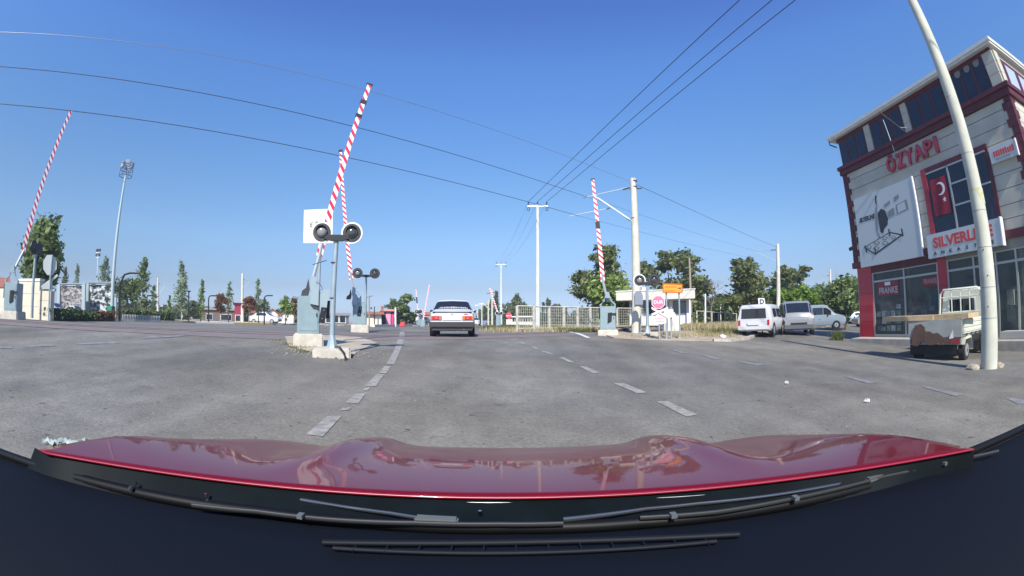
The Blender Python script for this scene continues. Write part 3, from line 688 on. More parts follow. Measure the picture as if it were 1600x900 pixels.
# cable from the base block
q = sg.location
cab = MB().tube([q+Vector((.12, -.1, .05)), q+Vector((.3, -.3, .06)), q+Vector((.46, -.42, -.06)), q+Vector((.5, -.45, -.3))], .02, 6).build('ground_cable', black)
tag(cab, 'black cable looping off the concrete block of the near signal', 'cable')
signal('twin lamp crossing signal with black boards, seen beyond the second barrier', (571, 508), 23, 432, .92, .27, (.3, -1), base=False, rings=())
signal('twin lamp crossing signal on its own block right of the concrete catenary pole', (1012, 520), 18.6, 444, .62, .27, (-.25, -1), rings=(0,))
signal('dark twin lamp signal seen from behind at the far left edge', (50, 497), 22, 394, .5, .30, (.9, .5), base=False, rings=(), back=True)
signal('distant twin lamp signal with white rims left of the white car', (654, 509), 50, 489, .45, .27, (0, -1), base=False)
signal('distant twin lamp signal with white rims right of the white car', (780, 508), 42, 491, .42, .17, (0, -1), base=False)
def far_boom(label, r0, r1, d, bands=()):
    g = at(*r0, d); t = thing('crossing_barrier', label, 'barrier', (g.x, g.y, zt(g.x, g.y)), 0, 'far level crossing barriers'); bpy.context.view_layer.update()
    h = g.z-zt(g.x, g.y)
    MB().box((0, 0, h/2), (.5, .5, h+.1)).build('cabinet', steelgrey, t, bevel=.02); boom(g, at(*r1, d), t, .16, bands)
far_boom('far raised barrier just left of the white car', (661, 500), (671, 445), 48)
far_boom('farther thin raised barrier left of the white car', (654, 500), (650, 452), 56, ((.55, .75),))
far_boom('far raised barrier leaning left beyond the crossing at right', (779, 492), (765, 450), 44)
# ------------------------------------------------------------------ poles
def pole(name, label, cat, px, top, dist, r0, r1, m=concpole, lean=None, group=None, n=14, base_px=None):
    g = gr(base_px or px, dist); T = at(lean or px, top, dist)
    t = thing(name, label, cat, g, 0, group)
    q = T-g; MB().tube([(0, 0, -.1), (q.x*.5, q.y*.5, q.z*.5), (q.x, q.y, q.z)], [r0, (r0+r1)/2, r1], n).build('shaft', m, t, smooth=40)
    return t, q
# big concrete lamp post on the right
base = Vector((10.12, 5.17, -.03))
t = thing('lamp_post', 'thick tapering pale concrete post standing in front of the shop building', 'post', base)
MB().tube([(0, 0, -.1), (-.03, 0, 4.4), (-.05, -.02, 9.6)], [.225, .175, .13], 24).build('shaft', mat('post_concrete', (.50, .50, .40), .75, var=.10, scale=2.2, bump=.12), t, smooth=40)
for z_ in (1.1, 1.75, 2.6, 3.4, 4.7, 6.1): MB().tube([(-.03*z_/4.4, 0, z_), (-.03*z_/4.4, 0, z_+.015)], .2275-.0112*z_, 24).build('joint_line', mat('joint_dark', (.30, .30, .26), .9), t)
for a, z_ in ((200, 1.35), (195, 2.55), (210, 2.0)): MB().disc((cos(radians(a))*(.2), sin(radians(a))*(.2), z_), (cos(radians(a)), sin(radians(a)), 0), .016, .022, 8).build('bolt_hole', black, t)
MB().tube([(-.01, 0, 3.55), (-.02, 0, 3.9)], [.1925, .1885], 24).build('paint_smear', mat('yellow_smear', (.50, .51, .44), .8, col2=(.45, .43, .14), scale=9), t, smooth=40)
# catenary poles with cantilevers
def insul(mb, a, b, r_=.05, n=5):
    a = Vector(a); b = Vector(b); mb.tube([a, b], r_*.35, 6)
    for i in range(n):
        p = a.lerp(b, (i+.2)/n); q = a.lerp(b, (i+.6)/n); mb.tube([p, q], r_, 8)
def w2l(t, p): return Vector(p)-t.location
D0 = 20.4
t, q = pole('catenary_pole', 'tall white concrete railway pole with steel arms beside the right barrier', 'pole', 992, 279, D0, .235, .145, lean=989, base_px=994)
t['group'] = 'railway catenary poles'
mb = MB(); p = lambda x, y: w2l(t, at(x, y, D0))
armm = mat('arm_steel', (.62, .70, .68), .45, metal=.2)
MB().tube([p(988, 346), at(933, 309, D0+.8)-t.location], .045, 8).build('cantilever_strut', armm, t)
tw = at(912, 309, D0+1.1)-t.location
MB().tube([p(985, 292), tw], .02, 6).build('cantilever_stay', armm, t)
MB().tube([at(954, 325, D0+.6)-t.location, at(889, 338, D0+1.3)-t.location], .018, 6).build('registration_arm', armm, t)
for ia, ib, ir, n_ in ((p(984, 293), at(973, 296, D0+.2)-t.location, .05, 5), (p(986, 345), at(976, 338, D0+.2)-t.location, .05, 5), (at(952, 325, D0+.6)-t.location, at(947, 327, D0+.6)-t.location, .04, 3), (tw, at(918, 307, D0+1)-t.location, .035, 3)):
    m2 = MB(); insul(m2, ia, ib, ir, n_); m2.build('insulator', darkmetal, t)
MB().tube([p(984, 296), p(1003, 294)], .03, 6).build('bracket', darkmetal, t)
for yy in (284, 293, 312, 342): c_ = p(990.5+(yy-280)*.02, yy); MB().tube([c_, c_+Vector((0, 0, .05))], .155 if yy < 320 else .168, 14).build('steel_band', darkmetal if yy != 312 else concpole, t)
MB().prism([Vector((-.13, -.30, 1.32)), Vector((.26, -.30, 1.32)), Vector((.26, -.30, 1.75)), Vector((.16, -.30, 1.95)), Vector((-.05, -.30, 1.95)), Vector((-.13, -.30, 1.8))], (0, .06, 0)).build('grey_plate', mat('blue_grey_plate', (.20, .23, .28), .6), t)
for px, top, d, lab, arm_ in ((1215, 381, 41, 'white railway pole with one arm behind the parked vans', 1178), (1297, 421, 70, 'farther railway pole above the grey van', 1282), (247, 434, 75, 'slim railway pole at the left of the park strip', 258), (379, 427, 62, 'white railway pole between the two brown ball trees', 390)):
    t, q = pole('catenary_pole', lab, 'pole', px, top, d, .22, .15, group='railway catenary poles')
    s_ = (arm_-px)/abs(arm_-px); a = at(px, top+9, d)-t.location; b = at(arm_, top+12, d)-t.location
    MB().tube([a, b], .022, 6).build('cantilever_stay', mastgrey, t)
    MB().tube([at(px, top+28, d)-t.location, b], .022, 6).build('cantilever_strut', mastgrey, t)
    m2 = MB(); insul(m2, a, a.lerp(b, .3), .07, 4); m2.build('insulator', darkmetal, t)
# medium voltage poles
POLE_T = []
for px, top, d, lab, sc in ((840, 320, 33, 'pale utility pole with T crossarm and three insulators, nearest the crossing', 1.), (783, 412, 66, 'second utility pole with T crossarm, smaller and farther down the road', 1.)):
    t, q = pole('utility_pole', lab, 'pole', px, top, d, .20, .11, mat('pale_pole', (.55, .57, .53), .7, var=.08))
    t['group'] = 'T topped utility poles'
    MB().box((q.x, q.y, q.z-.12), (1.6, .12, .12)).build('crossarm', armm, t)
    tt = []
    for k in (-.72, 0, .72):
        m2 = MB(); insul(m2, (q.x+k, q.y, q.z-.06), (q.x+k, q.y, q.z+.26), .06, 4); m2.build('insulator', darkmetal, t)
        tt.append(t.location+q+Vector((k, 0, .26)))
        if k: m3 = MB(); m3.tube([(q.x+k+.1*cos(a/8*2*pi), q.y-.06, q.z-.38+.13*sin(a/8*2*pi)) for a in range(9)], .03, 6, cap=False); m3.build('spiral_damper', darkmetal, t)
    POLE_T.append(tt)
t, q = pole('utility_pole', 'old wooden pole with wire brackets beyond the crossing', 'pole', 769, 452, 62, .16, .12, mat('old_pole', (.50, .46, .38), .8)); MB().tube([q+Vector((-.8, 0, -.6)), q+Vector((.8, 0, -.4))], .05, 6).build('crossarm', darkmetal, t)
for i, (px, top, d, lx) in enumerate(((763, 468, 75, 752), (753, 472, 90, 745), (746.5, 480, 110, 741))):
    t, q = pole('street_lamp', '%s cream street lamp in the row right of the white car' % ('nearest', 'middle', 'farthest')[i], 'street lamp', px, top, d, .16, .10, mat('cream_metal', (.55, .52, .36), .6), group='cream street lamps')
    a = Vector((q.x, q.y, q.z-1.3)); b = at(lx, top+ (7 if i == 0 else 5), d)-t.location
    MB().tube([a+Vector((0, 0, -.3)), a.lerp(b, .5)+Vector((0, 0, .15)), b], .08, 6).build('lamp_arm', MATS['cream_metal'], t); MB().box(b, (.8, .3, .15)).build('lamp_head', white, t)
t, q = pole('wooden_pole', 'weathered thin wooden pole standing behind the hut', 'pole', 1080, 403, 38, .12, .08, mat('weathered_wood', (.28, .23, .18), .9), lean=1077)
t, q = pole('post', 'slim white post right of the hut by the far fence', 'post', 1102, 459, 36, .07, .06, white)
t, q = pole('post', 'short thin post with a cap behind the far fence', 'post', 1126, 476, 48, .05, .05, white); MB().box(q, (.3, .12, .08)).build('cap', white, t)
t, q = pole('wooden_pole', 'thin wooden post with small arms at the beige house', 'pole', 577, 462, 40, .07, .05, mat('weathered_wood', (.28, .23, .18), .9)); MB().tube([q+Vector((-.35, 0, -.2)), q+Vector((.35, 0, .0))], .025, 5).build('crossarm', darkmetal, t)
pole('post', 'short dark post in front of the beige house', 'post', 585, 479, 42, .05, .05, darkmetal)
pole('post', 'white post between the pink kiosk and the willow like tree', 'post', 618, 481, 44, .10, .09, white)
# floodlight masts
t, q = pole('floodlight_mast', 'tall slim floodlight mast with a cage of lamps at the left', 'mast', 186, 268, 33, .16, .07, mat('mast_pale_blue', (.42, .50, .50), .5, metal=.2), lean=197.5, base_px=175)
cg = MB()
for zz in (0, .45, .9):
    n = 10; r_ = .52-.04*zz
    cg.tube([(q.x+cos(2*pi*k/n)*r_, q.y+sin(2*pi*k/n)*r_, q.z-.35+zz) for k in range(n+1)], .022, 5, cap=False)
for k in range(6): a = 2*pi*k/6; cg.tube([(q.x+cos(a)*.5, q.y+sin(a)*.5, q.z-.35), (q.x+cos(a)*.48, q.y+sin(a)*.48, q.z+.65)], .018, 4)
cg.build('lamp_cage', darkmetal, t)
for k in range(6):
    a = 2*pi*k/6+.3; MB().box((q.x+cos(a)*.42, q.y+sin(a)*.42, q.z+.35+.25*(k % 2)), (.34, .16, .26), a+pi/2).build('floodlight', mat('lamp_grey', (.32, .34, .36), .4), t, bevel=.01)
MB().box((0, -.1, .5), (.55, .35, .9)).build('green_panel', mat('green_box', (.02, .22, .12), .5), t, bevel=.02)
t, q = pole('floodlight_mast', 'small distant floodlight mast above the photo hoardings', 'mast', 153, 398, 95, .12, .09, armm)
for zz in (-.5, .4):
    MB().box((q.x, q.y, q.z+zz), (1.3, .2, .12)).build('lamp_bar', armm, t)
    for k in (-.45, .45): MB().box((q.x+k, q.y, q.z+zz+.45), (.55, .3, .5)).build('floodlight', darkmetal, t)
# black park lamps
t, q = pole('park_lamp', 'bent black lamp with a long arm beside the framed hoardings', 'street lamp', 187, 446, 32, .09, .08, black)
MB().tube([q, q+Vector((.35, .12, .7)), q+Vector((.75, .3, .82)), q+Vector((1.6, .5, .80))], .07, 6).build('lamp_arm', black, t)
for px, top, d, sgn in ((229, 463, 46, 1), (295, 456, 44, -.15), (326, 463, 45, 1), (413, 463, 42, 1)):
    t, q = pole('park_lamp', 'black park lamp %s' % {229: 'beside the thin tree left of the poplar', 295: 'with a straight head right of the pale poplar', 326: 'with a curved head left of the first brown ball tree', 413: 'with a curved head in front of the white houses'}[px], 'street lamp', px, top+3, d, .07, .06, black, group='black park lamps')
    MB().tube([q, q+Vector((.12*sgn, 0, .2)), q+Vector((.55*sgn, 0, .26))], .06, 6).build('lamp_arm', black, t); MB().box(q+Vector((.65*sgn, 0, .24)), (.5, .22, .1)).build('lamp_head', black, t)
# ------------------------------------------------------------------ wires
def wire(label, pts, r_=.012, sag=0., group=None, nseg=16, m=wirem):
    P = []
    for i in range(len(pts)-1):
        a, b = Vector(pts[i]), Vector(pts[i+1])
        for j in range(nseg+(i == len(pts)-2)):
            u = j/nseg; p = a.lerp(b, u); p.z -= sag*4*u*(1-u); P.append(p)
    o = MB().tube(P, r_, 5).build('overhead_wire', m, smooth=80); tag(o, label, 'wire', group); return o
def onz(px, py, z):
    d = ray(px, py); return Vector((0, 0, EYE))+d*((z-EYE)/d.z)
c1 = at(903, 337, D0+1.2); c2 = at(912, 306, D0+1.1); c3 = at(989, 286, D0)
dv = Vector((TX, TY, 0))
def through(c_, px, py):
    """far end of a wire that leaves C at constant height and passes picture point (px,py)"""
    e = onz(px, py, c_.z); return e
for lab, c_, (ex, ey), right_ in (('lowest railway wire crossing the sky from the left edge', c1, (0, 157), at(1180, 404, 41)), ('middle railway wire crossing the sky from the left edge', c2, (0, 99), at(1180, 392, 41)), ('uppermost faint wire from the left edge to the white railway pole', c3, (0, 45), at(1214, 386, 41))):
    e = through(c_, ex, ey); e2 = e+(e-c_).normalized()*10
    wire(lab, [e2, c_], .011 if c_ is not c3 else .008, .12, 'railway wires', m=wirem if c_ is not c3 else wirel)
    wire(lab.split(' from')[0].split(' crossing')[0]+' continuing right beyond the white railway pole', [c_, right_], .006 if c_ is not c3 else .011, .2, 'railway wires')
for lab, k, (ex, ey) in (('leftmost power wire running up from the T pole to the top edge', 0, (1149, 0)), ('middle power wire running up from the T pole to the top edge', 1, (1199, 0)), ('rightmost power wire running up from the T pole to the top edge', 2, (1235, 0))):
    a = POLE_T[0][k]; e = onz(ex, ey, a.z+.6); e2 = e+(e-a).normalized()*12
    wire(lab, [a, e2], .016, .15, 'power wires from the T pole')
    wire('%s power wire sagging from the near T pole to the far one' % ('left', 'middle', 'right')[k], [POLE_T[1][k], a], .007, .8, 'power wires between the T poles')
# ------------------------------------------------------------------ fences
fw = mat('fence_white', (.56, .53, .44), .6, var=.1, scale=3)
def fence(label, t0, t1, step, lattice, h=1.42, off=3.6, skip=()):
    p0 = trk(t0, off); root = thing('fence', label, 'fence', (p0[0], p0[1], zt(*p0)))
    t_ = t0; post = None; P = []
    while t_ <= t1+1e-6:
        x, y = trk(t_, off); z = zt(x, y); P.append((x, y, z))
        if post is None: post = MB().box((0, 0, h/2-.1), (.11, .09, h+.2), atan2(TY, TX)).build('post', fw, root); o = post
        else: o = copyobj(post, root)
        o.location = Vector((x, y, z))-root.location; t_ += step
    for hh, w_ in ((h, .07), (.18, .05)) if lattice else ((h, .07), (.12, .05)):
        MB().tube([Vector((a, b, c_+hh))-root.location for a, b, c_ in P], w_/2*1.2, 4).build('rail', fw, root)
    if lattice:
        mb = MB()
        for i in range(len(P)-1):
            a, b = Vector(P[i]), Vector(P[i+1])
            for k in range(1, 8): c_ = a.lerp(b, k/8)-root.location; mb.tube([c_+Vector((0, 0, .18)), c_+Vector((0, 0, h))], .009, 4)
            for k in range(1, 7): hh = .18+(h-.18)*k/7; mb.tube([a-root.location+Vector((0, 0, hh)), b-root.location+Vector((0, 0, hh))], .008, 4)
        o = mb.build('mesh_infill', fw, root); o['kind'] = 'stuff'
fence('white steel fence with mesh infill left of the barrier cabinet', -1.6, 6.8, 1.2, True)
fence('white lattice fence panels between the barrier cabinet and the hut', 7.2, 12.6, 1.8, True)
fence('plain white post and rail fence stretching right behind the dry grass', 19., 43, 1.6, False, 1.35)
# ------------------------------------------------------------------ the shop building (facade on the plane x = FX, seen from the west)
FX = 15.5; Z0 = .12
gl = glassmat('shop_glass', (.13, .16, .155), .66); gd = glassmat('upper_glass', (.012, .022, .05), .25)
alum = mat('aluminium_frame', (.42, .43, .40), .4, metal=.5); boardw = mat('sign_board_white', (.50, .55, .54), .35, coat=.2)
bd = thing('shop_building', 'three storey white and maroon shop building with billboard on the right', 'building', (FX, 10.3, Z0))
bo = bd.location
def fb(name, y0, y1, z0, z1, x0, x1, m, parent=bd, bevel=0):
    """box given by facade coordinates; x0<x1 are distances in front of (negative) or behind the facade plane"""
    off = bo if parent is bd else Vector(parent['o'])
    return MB().b2((FX+x0-bo.x, y0-bo.y, z0-bo.z), (FX+x1-bo.x, y1-bo.y, z1-bo.z)).build(name, m, parent, bevel=bevel)
YL, YR = 15.22, 5.42
fb('wall', YR+.05, YL-.05, 3.35, 9.57, .06, 9, stucco)           # body behind the panels
fb('wall', YR+.05, 6.0, -.2, 3.35, .3, 9, stucco)
fb('wall', YL-.3, YL-.05, -.2, 3.35, .1, 9, stucco)
fb('wall', YR, YL, -.2, 3.35, 4.2, 9, mat('shop_back_wall', (.35, .36, .35), .8))
fb('shop_floor', YR, YL, -.2, Z0+.16, .0, 4.3, mat('shop_floor', (.30, .29, .27), .4))
# stucco panels with recessed joints, row by row
rows = [3.62, 3.98, 4.42, 4.92, 5.42, 5.92, 6.42, 6.92, 7.40, 7.73]
for i in range(len(rows)-1):
    z0, z1 = rows[i]+.012, rows[i+1]-.012
    for y0, y1 in ([(YR+.32, 7.0), (10.42, 10.88), (10.9, 14.62), (14.66, YL-.28)] if z1 < 6.5 else [(YR+.32, YL-.28)]):
        fb('wall_panel', y0, y1, z0, z1, 0, .08, stucco)
    # the lit south side
    MB().b2((FX+.32-bo.x, YR-bo.y, z0-bo.z), (FX+6-bo.x, YR+.07-bo.y, z1-bo.z)).build('wall_panel', stucco, bd)
zq = 3.62; k = 0
while zq < 7.6:
    wq = .42 if k % 2 else .26
    fb('quoin', YR-.03, YR+wq, zq, zq+.27, -.03, .1 if k % 2 == 0 else .1, maroon); fb('quoin', YL-wq, YL+.03, zq, zq+.27, -.03, .1, maroon)
    MB().b2((FX+.1-bo.x, YR-.03-bo.y, zq-bo.z), (FX+(.26 if k % 2 else .42)-bo.x, YR+.08-bo.y, zq+.27-bo.z)).build('quoin', maroon, bd)
    zq += .283; k += 1
# cornice bands
fb('cornice', YR-.12, YL+.12, 7.75, 8.0, -.10, .3, maroon); fb('cornice', YR-.18, YL+.18, 8.0, 8.16, -.18, .3, maroon)
MB().b2((FX+.3-bo.x, YR-.12-bo.y, 7.75-bo.z), (FX+8-bo.x, YR+.1-bo.y, 8.0-bo.z)).build('cornice', maroon, bd); MB().b2((FX+.3-bo.x, YR-.18-bo.y, 8.0-bo.z), (FX+8-bo.x, YR+.1-bo.y, 8.16-bo.z)).build('cornice', maroon, bd)
fb('cornice', YR, YL+.06, 3.36, 3.62, -.12, .1, maroon)
fb('beam', YR+.1, YL, 9.40, 9.57, -.02, .1, maroon)
curt = mat('curtain', (.10, .13, .20), .9, var=.3, scale=3)
def top_window(y0, y1, n):
    z0, z1 = 8.16, 9.42
    w_ = fb('window', y0, y1, z0, z1, .0, .05, maroon)
    pw = (y1-y0)/n
    for i in range(n):
        a, b = y0+pw*i+.06, y0+pw*(i+1)-.06
        p = MB().b2((FX-.012-bo.x, a-bo.y, z0+.07-bo.z), (FX-.004-bo.x, b-bo.y, z1-.09-bo.z)).build('pane', gd, w_)
        q = MB().b2((FX-.003-bo.x, a+pw*.1-bo.y, z0+.1-bo.z), (FX-.001-bo.x, b-pw*.25-bo.y, z1-.1-bo.z)).build('curtain', curt, w_)
for y0, y1, n in ((13.22, 15.1, 3), (10.72, 12.74, 3), (8.25, 10.30, 3), (5.98, 7.85, 3)): top_window(y0, y1, n)
swag = mat('lace', (.22, .21, .19), .9)
for k in range(3): MB().disc((FX-.016-bo.x, 6.3+.5*k-bo.y, 9.30-bo.z), (-1, 0, 0), .15, .003, 16).build('lace_swag', swag, bd)
for y0, y1 in ((12.78, 13.16), (10.34, 10.68), (7.9, 8.2), (5.45, 5.94)):
    for k in range(3): fb('pilaster_block', y0, y1, 8.18+.42*k, 8.18+.42*k+.405, -.05, .08, stucco)
fb('window', YR+.02, YR+.06, 8.16, 9.3, .6, 6, maroon)
for k in range(4): MB().b2((FX+.8+k*1.3-bo.x, YR-.015-bo.y, 8.25-bo.z), (FX+1.7+k*1.3-bo.x, YR+.01-bo.y, 9.1-bo.z)).build('pane', mat('bright_pane', (.45, .5, .6), .1, coat=.5), bd)
for k in range(3): MB().b2((FX+.02-bo.x, YR-.05-bo.y, 8.18+.42*k-bo.z), (FX+.36-bo.x, YR+.1-bo.y, 8.585+.42*k-bo.z)).build('pilaster_block', stucco, bd)
# roof slab with wide eaves
roofm = mat('roof_fascia_white', (.62, .62, .58), .6, var=.05)
rf = MB().b2((FX-.24-bo.x, YR-.14-bo.y, 9.56-bo.z), (FX+9-bo.x, YL+.38-bo.y, 9.72-bo.z)).build('roof', roofm, bd)
MB().b2((FX-.28-bo.x, YR-.18-bo.y, 9.66-bo.z), (FX+9-bo.x, YL+.42-bo.y, 9.79-bo.z)).build('gutter', roofm, rf)
MB().tube([(FX-.22-bo.x, YL+.3-bo.y, 9.57-bo.z), (FX-.22-bo.x, YL+.32-bo.y, 9.40-bo.z), (FX-.02-bo.x, YL+.05-bo.y, 9.2-bo.z)], .035, 8).build('downpipe', darkmetal, bd)
# ÖZYAPI letters
for ch, y, wd in (('Ö', 11.93, .52), ('Z', 11.35, .47), ('Y', 10.82, .50), ('A', 10.27, .52), ('P', 9.74, .44), ('I', 9.28, .16)):
    o = text('sign_letter', ch, .84, mat('letter_red', (.30, .02, .05), .35, coat=.3), (FX-.07-bo.x, y-bo.y, 7.22-bo.z), (-1, 0, 0), bd, .06, .022, width=wd)
    me = textmesh(ch, .84, .045, .04)
# billboard
bb = fb('billboard', 10.92, 14.66, 3.66-.32, 6.42, -.14, -.0, boardw); ink = mat('ink_black', (.03, .035, .04), .5); inkg = mat('ink_grey', (.22, .25, .25), .5); inkl = mat('ink_light', (.50, .54, .53), .5)
def bp(y, z, x=-.146): return (FX+x-bo.x, y-bo.y, z-bo.z)
def shape(name, pts, m, parent=bb, th=-.004, x=-.143): return MB().prism([bp(a, b, x) for a, b in pts], (th, 0, 0)).build(name, m, parent)
text('lettering', 'SILVERLINE', .27, ink, bp(13.93, 5.40), (-1, 0, 0), bb, .002, .012, .25, width=1.06)
W_ = lambda u, v: (14.66-u*3.74, 6.42-v*3.08)     # billboard units: u right, v down
shape('printed_figure', [W_(*p) for p in ((.40, .30), (.46, .26), (.52, .30), (.55, .42), (.53, .50), (.47, .54), (.44, .60), (.40, .57), (.39, .44))], ink)
shape('printed_figure', [W_(*p) for p in ((.37, .22), (.40, .20), (.39, .28), (.42, .34), (.38, .42), (.36, .56), (.40, .66), (.36, .64), (.33, .52), (.34, .36))], inkg)
shape('printed_figure', [W_(*p) for p in ((.395, .10), (.43, .08), (.45, .14), (.44, .20), (.41, .22), (.39, .17))], inkl)
shape('printed_figure', [W_(*p) for p in ((.385, .10), (.40, .06), (.43, .07), (.41, .10), (.40, .20), (.385, .17))], ink)
shape('printed_figure', [W_(*p) for p in ((.52, .22), (.62, .19), (.62, .235), (.52, .265))], inkg); shape('printed_figure', [W_(*p) for p in ((.69, .17), (.77, .15), (.77, .205), (.69, .225))], inkg)
shape('printed_figure', [W_(*p) for p in ((.54, .31), (.68, .28), (.68, .40), (.56, .42))], inkl); shape('printed_figure', [W_(*p) for p in ((.56, .33), (.67, .30), (.67, .39), (.56, .41))], inkg, x=-.1475)
shape('printed_figure', [W_(*p) for p in ((.70, .28), (.88, .25), (.89, .38), (.70, .40))], inkg); shape('printed_figure', [W_(*p) for p in ((.72, .29), (.84, .27), (.85, .37), (.72, .39))], boardw, x=-.1475)
# printed steel hob: outline, grids
hob = [(.08, .72), (.55, .60), (.76, .68), (.27, .86)]
shape('printed_figure', [W_(*p) for p in hob], ink); shape('printed_figure', [W_(*p) for p in ((.11, .725), (.54, .615), (.71, .68), (.27, .835))], inkl, x=-.1475)
for u0, v0, s1 in ((.18, .735, .11), (.32, .70, .12), (.30, .775, .12), (.46, .665, .10), (.46, .735, .12), (.60, .685, .09)):
    shape('printed_figure', [W_(u0+a*s1*.5, v0+b*s1*.34) for a, b in ((-1, -.1), (-.2, -1), (1, 0), (.3, 1))], inkg, x=-.152)
    shape('printed_figure', [W_(u0+a*s1*.5, v0+b*s1*.34) for a, b in ((-.5, -.1), (-.1, -.5), (.5, 0), (.15, .5))], inkl, x=-.1565)
for a, b in (((.10, .70), (.12, .80)), ((.27, .76), (.27, .86)), ((.53, .56), (.54, .66)), ((.73, .60), (.74, .70))):
    shape('printed_figure', [W_(a[0], a[1]), W_(a[0]+.02, a[1]), W_(b[0]+.02, b[1]), W_(b[0], b[1])], ink, x=-.157)
fb('frame', 10.86, 10.92, 3.34, 6.46, -.16, .02, mat('bright_trim', (.75, .75, .75), .3), bd)
# big first floor window with flag
bw = fb('window', 7.0, 10.4, 3.7, 6.55, -.06, .06, maroon); 
for y0, y1, z0, z1 in ((9.06, 10.12, 3.8, 6.3), (8.20, 8.98, 5.68, 6.3), (8.20, 8.98, 4.9, 5.62), (8.20, 8.98, 4.0, 4.84), (7.15, 8.12, 5.3, 6.3), (7.15, 8.12, 3.9, 5.24)):
    MB().b2(bp(y0, z0, -.07), bp(y1, z1, -.063)).build('pane', gd, bw)
for y0, y1, z0, z1 in ((8.98, 9.06, 3.8, 6.35), (8.12, 8.20, 3.8, 6.35), (8.2, 8.98, 5.62, 5.68), (8.2, 8.98, 4.84, 4.9), (7.15, 8.12, 5.24, 5.3), (7.1, 10.15, 6.3, 6.36)):
    MB().b2(bp(y0, z0, -.10), bp(y1, z1, -.065)).build('frame', alum, bw)
fb('window_jamb', 10.15, 10.4, 3.7, 6.55, -.10, -.06, mat('jamb_red', (.36, .03, .05), .5)); fb('window_head', 7.0, 10.15, 6.38, 6.55, -.10, -.06, maroon)
fl = thing('flag', 'red flag with white crescent and star hanging in the first floor window', 'flag', (FX-.12, 9.45, 4.66))
n = 12; mb = MB()
for j in range(11):
    for i in range(n+1):
        u = i/n; v = j/10; mb.v.append((.012*sin(u*9+v*2)-.0, .42-.84*u-.03*v*(1-u), 1.37*v))
for j in range(10):
    for i in range(n): a = j*(n+1)+i; mb.f.append((a, a+1, a+n+2, a+n+1))
mb.build('flag_cloth', mat('flag_red', (.22, .010, .03), .75), fl, smooth=60)
cy, cz = .06, .95; pts = [(cos(radians(a))*.24, sin(radians(a))*.24) for a in range(50, 311, 10)]+[(.07+cos(radians(a))*.19, sin(radians(a))*.19) for a in range(285, 74, -10)]
MB().prism([(-.022, cy-a*1., cz+b) for a, b in [(-q[0], q[1]) for q in pts]], (-.003, 0, 0)).build('crescent', white, fl)
fl.children[-1].scale = (1, -1, 1)
fl.children[-1].location = (0, .12, 0)
sp_ = [(cos(radians(90+36*k))*(.11 if k % 2 == 0 else .045), sin(radians(90+36*k))*(.11 if k % 2 == 0 else .045)) for k in range(10)]
MB().prism([(-.022, -.06+a, .52+b) for a, b in sp_], (-.003, 0, 0)).build('star', white, fl)
# SILVERLINE fascia sign
sv = fb('sign_board', 6.95, 10.47, 3.17, 4.03, -.34, -.12, boardw)
text('lettering', 'SILVERLINE', .50, mat('sign_red', (.62, .06, .05), .4), (FX-.345-bo.x, 8.73-bo.y, 3.68-bo.z), (-1, 0, 0), sv, .004, .018, .0, width=2.85)
for i, ch in enumerate('ANKASTRE'): text('lettering', ch, .17, ink, (FX-.345-bo.x, 10.1-i*.39-bo.y, 3.32-bo.z), (-1, 0, 0), sv, .003, .006, sx=1.35)
MB().b2(bp(6.91, 3.15, -.36), bp(6.96, 4.06, -.12)).build('trim', mat('bright_trim', (.75, .75, .75), .3), sv)
# small sign near the corner
sm_ = fb('sign_board', 5.72, 6.92, 5.80, 6.32, -.12, -.0, boardw)
rg = random.Random(5)
for i in range(9): y = 6.75-i*.105; MB().b2(bp(y, 5.98, -.128), bp(y-.075, 6.16+rg.uniform(-.02, .02), -.121)).build('lettering', MATS['sign_red'], sm_)
MB().b2(bp(6.0, 5.88, -.128), bp(6.7, 5.91, -.121)).build('lettering', inkg, sm_)
MB().b2(bp(5.68, 5.78, -.14), bp(5.72, 6.34, 0)).build('trim', MATS['bright_trim'], sm_)
# ground floor
def col(y0, y1):
    for z0, z1 in ((Z0-.3, .95), (.96, 2.18), (2.19, 3.36)): fb('red_column', y0, y1, z0, z1, -.02, .35, mat('column_red', (.42, .008, .03), .3, coat=.3))
col(14.12, 15.02); col(9.83, 10.27)
fb('fascia', 10.27, 14.12, 3.04, 3.36, .0, .12, maroon)
def shopwin(y0, y1, panes, zb=.42):
    w_ = fb('shop_window', y0, y1, Z0+.12, zb, .02, .12, alum)
    for a, b in panes:
        for z0, z1 in ((zb, 2.62), (2.70, 3.02)): MB().b2(bp(a+.04, z0, .06), bp(b-.04, z1, .066)).build('pane', gl, w_)
        MB().b2(bp(a, 2.62, .02), bp(b, 2.70, .1)).build('frame', alum, w_)
    for y in sorted({a for a, b in panes} | {b for a, b in panes}): MB().b2(bp(y-.04, zb, .01), bp(y+.04, 3.04, .11)).build('frame', alum, w_)
    MB().b2(bp(y0, 3.0, .02), bp(y1, 3.06, .1)).build('frame', alum, w_)
    return w_
shopwin(10.27, 14.12, ((10.31, 12.16), (12.16, 14.08)))
shopwin(5.5, 9.83, ((8.52, 9.79), (7.5, 8.52), (6.62, 7.5), (5.55, 6.62)))
fb('lintel', 5.45, 9.83, 3.04, 3.36, .0, .12, mat('grey_lintel', (.22, .22, .20), .7))
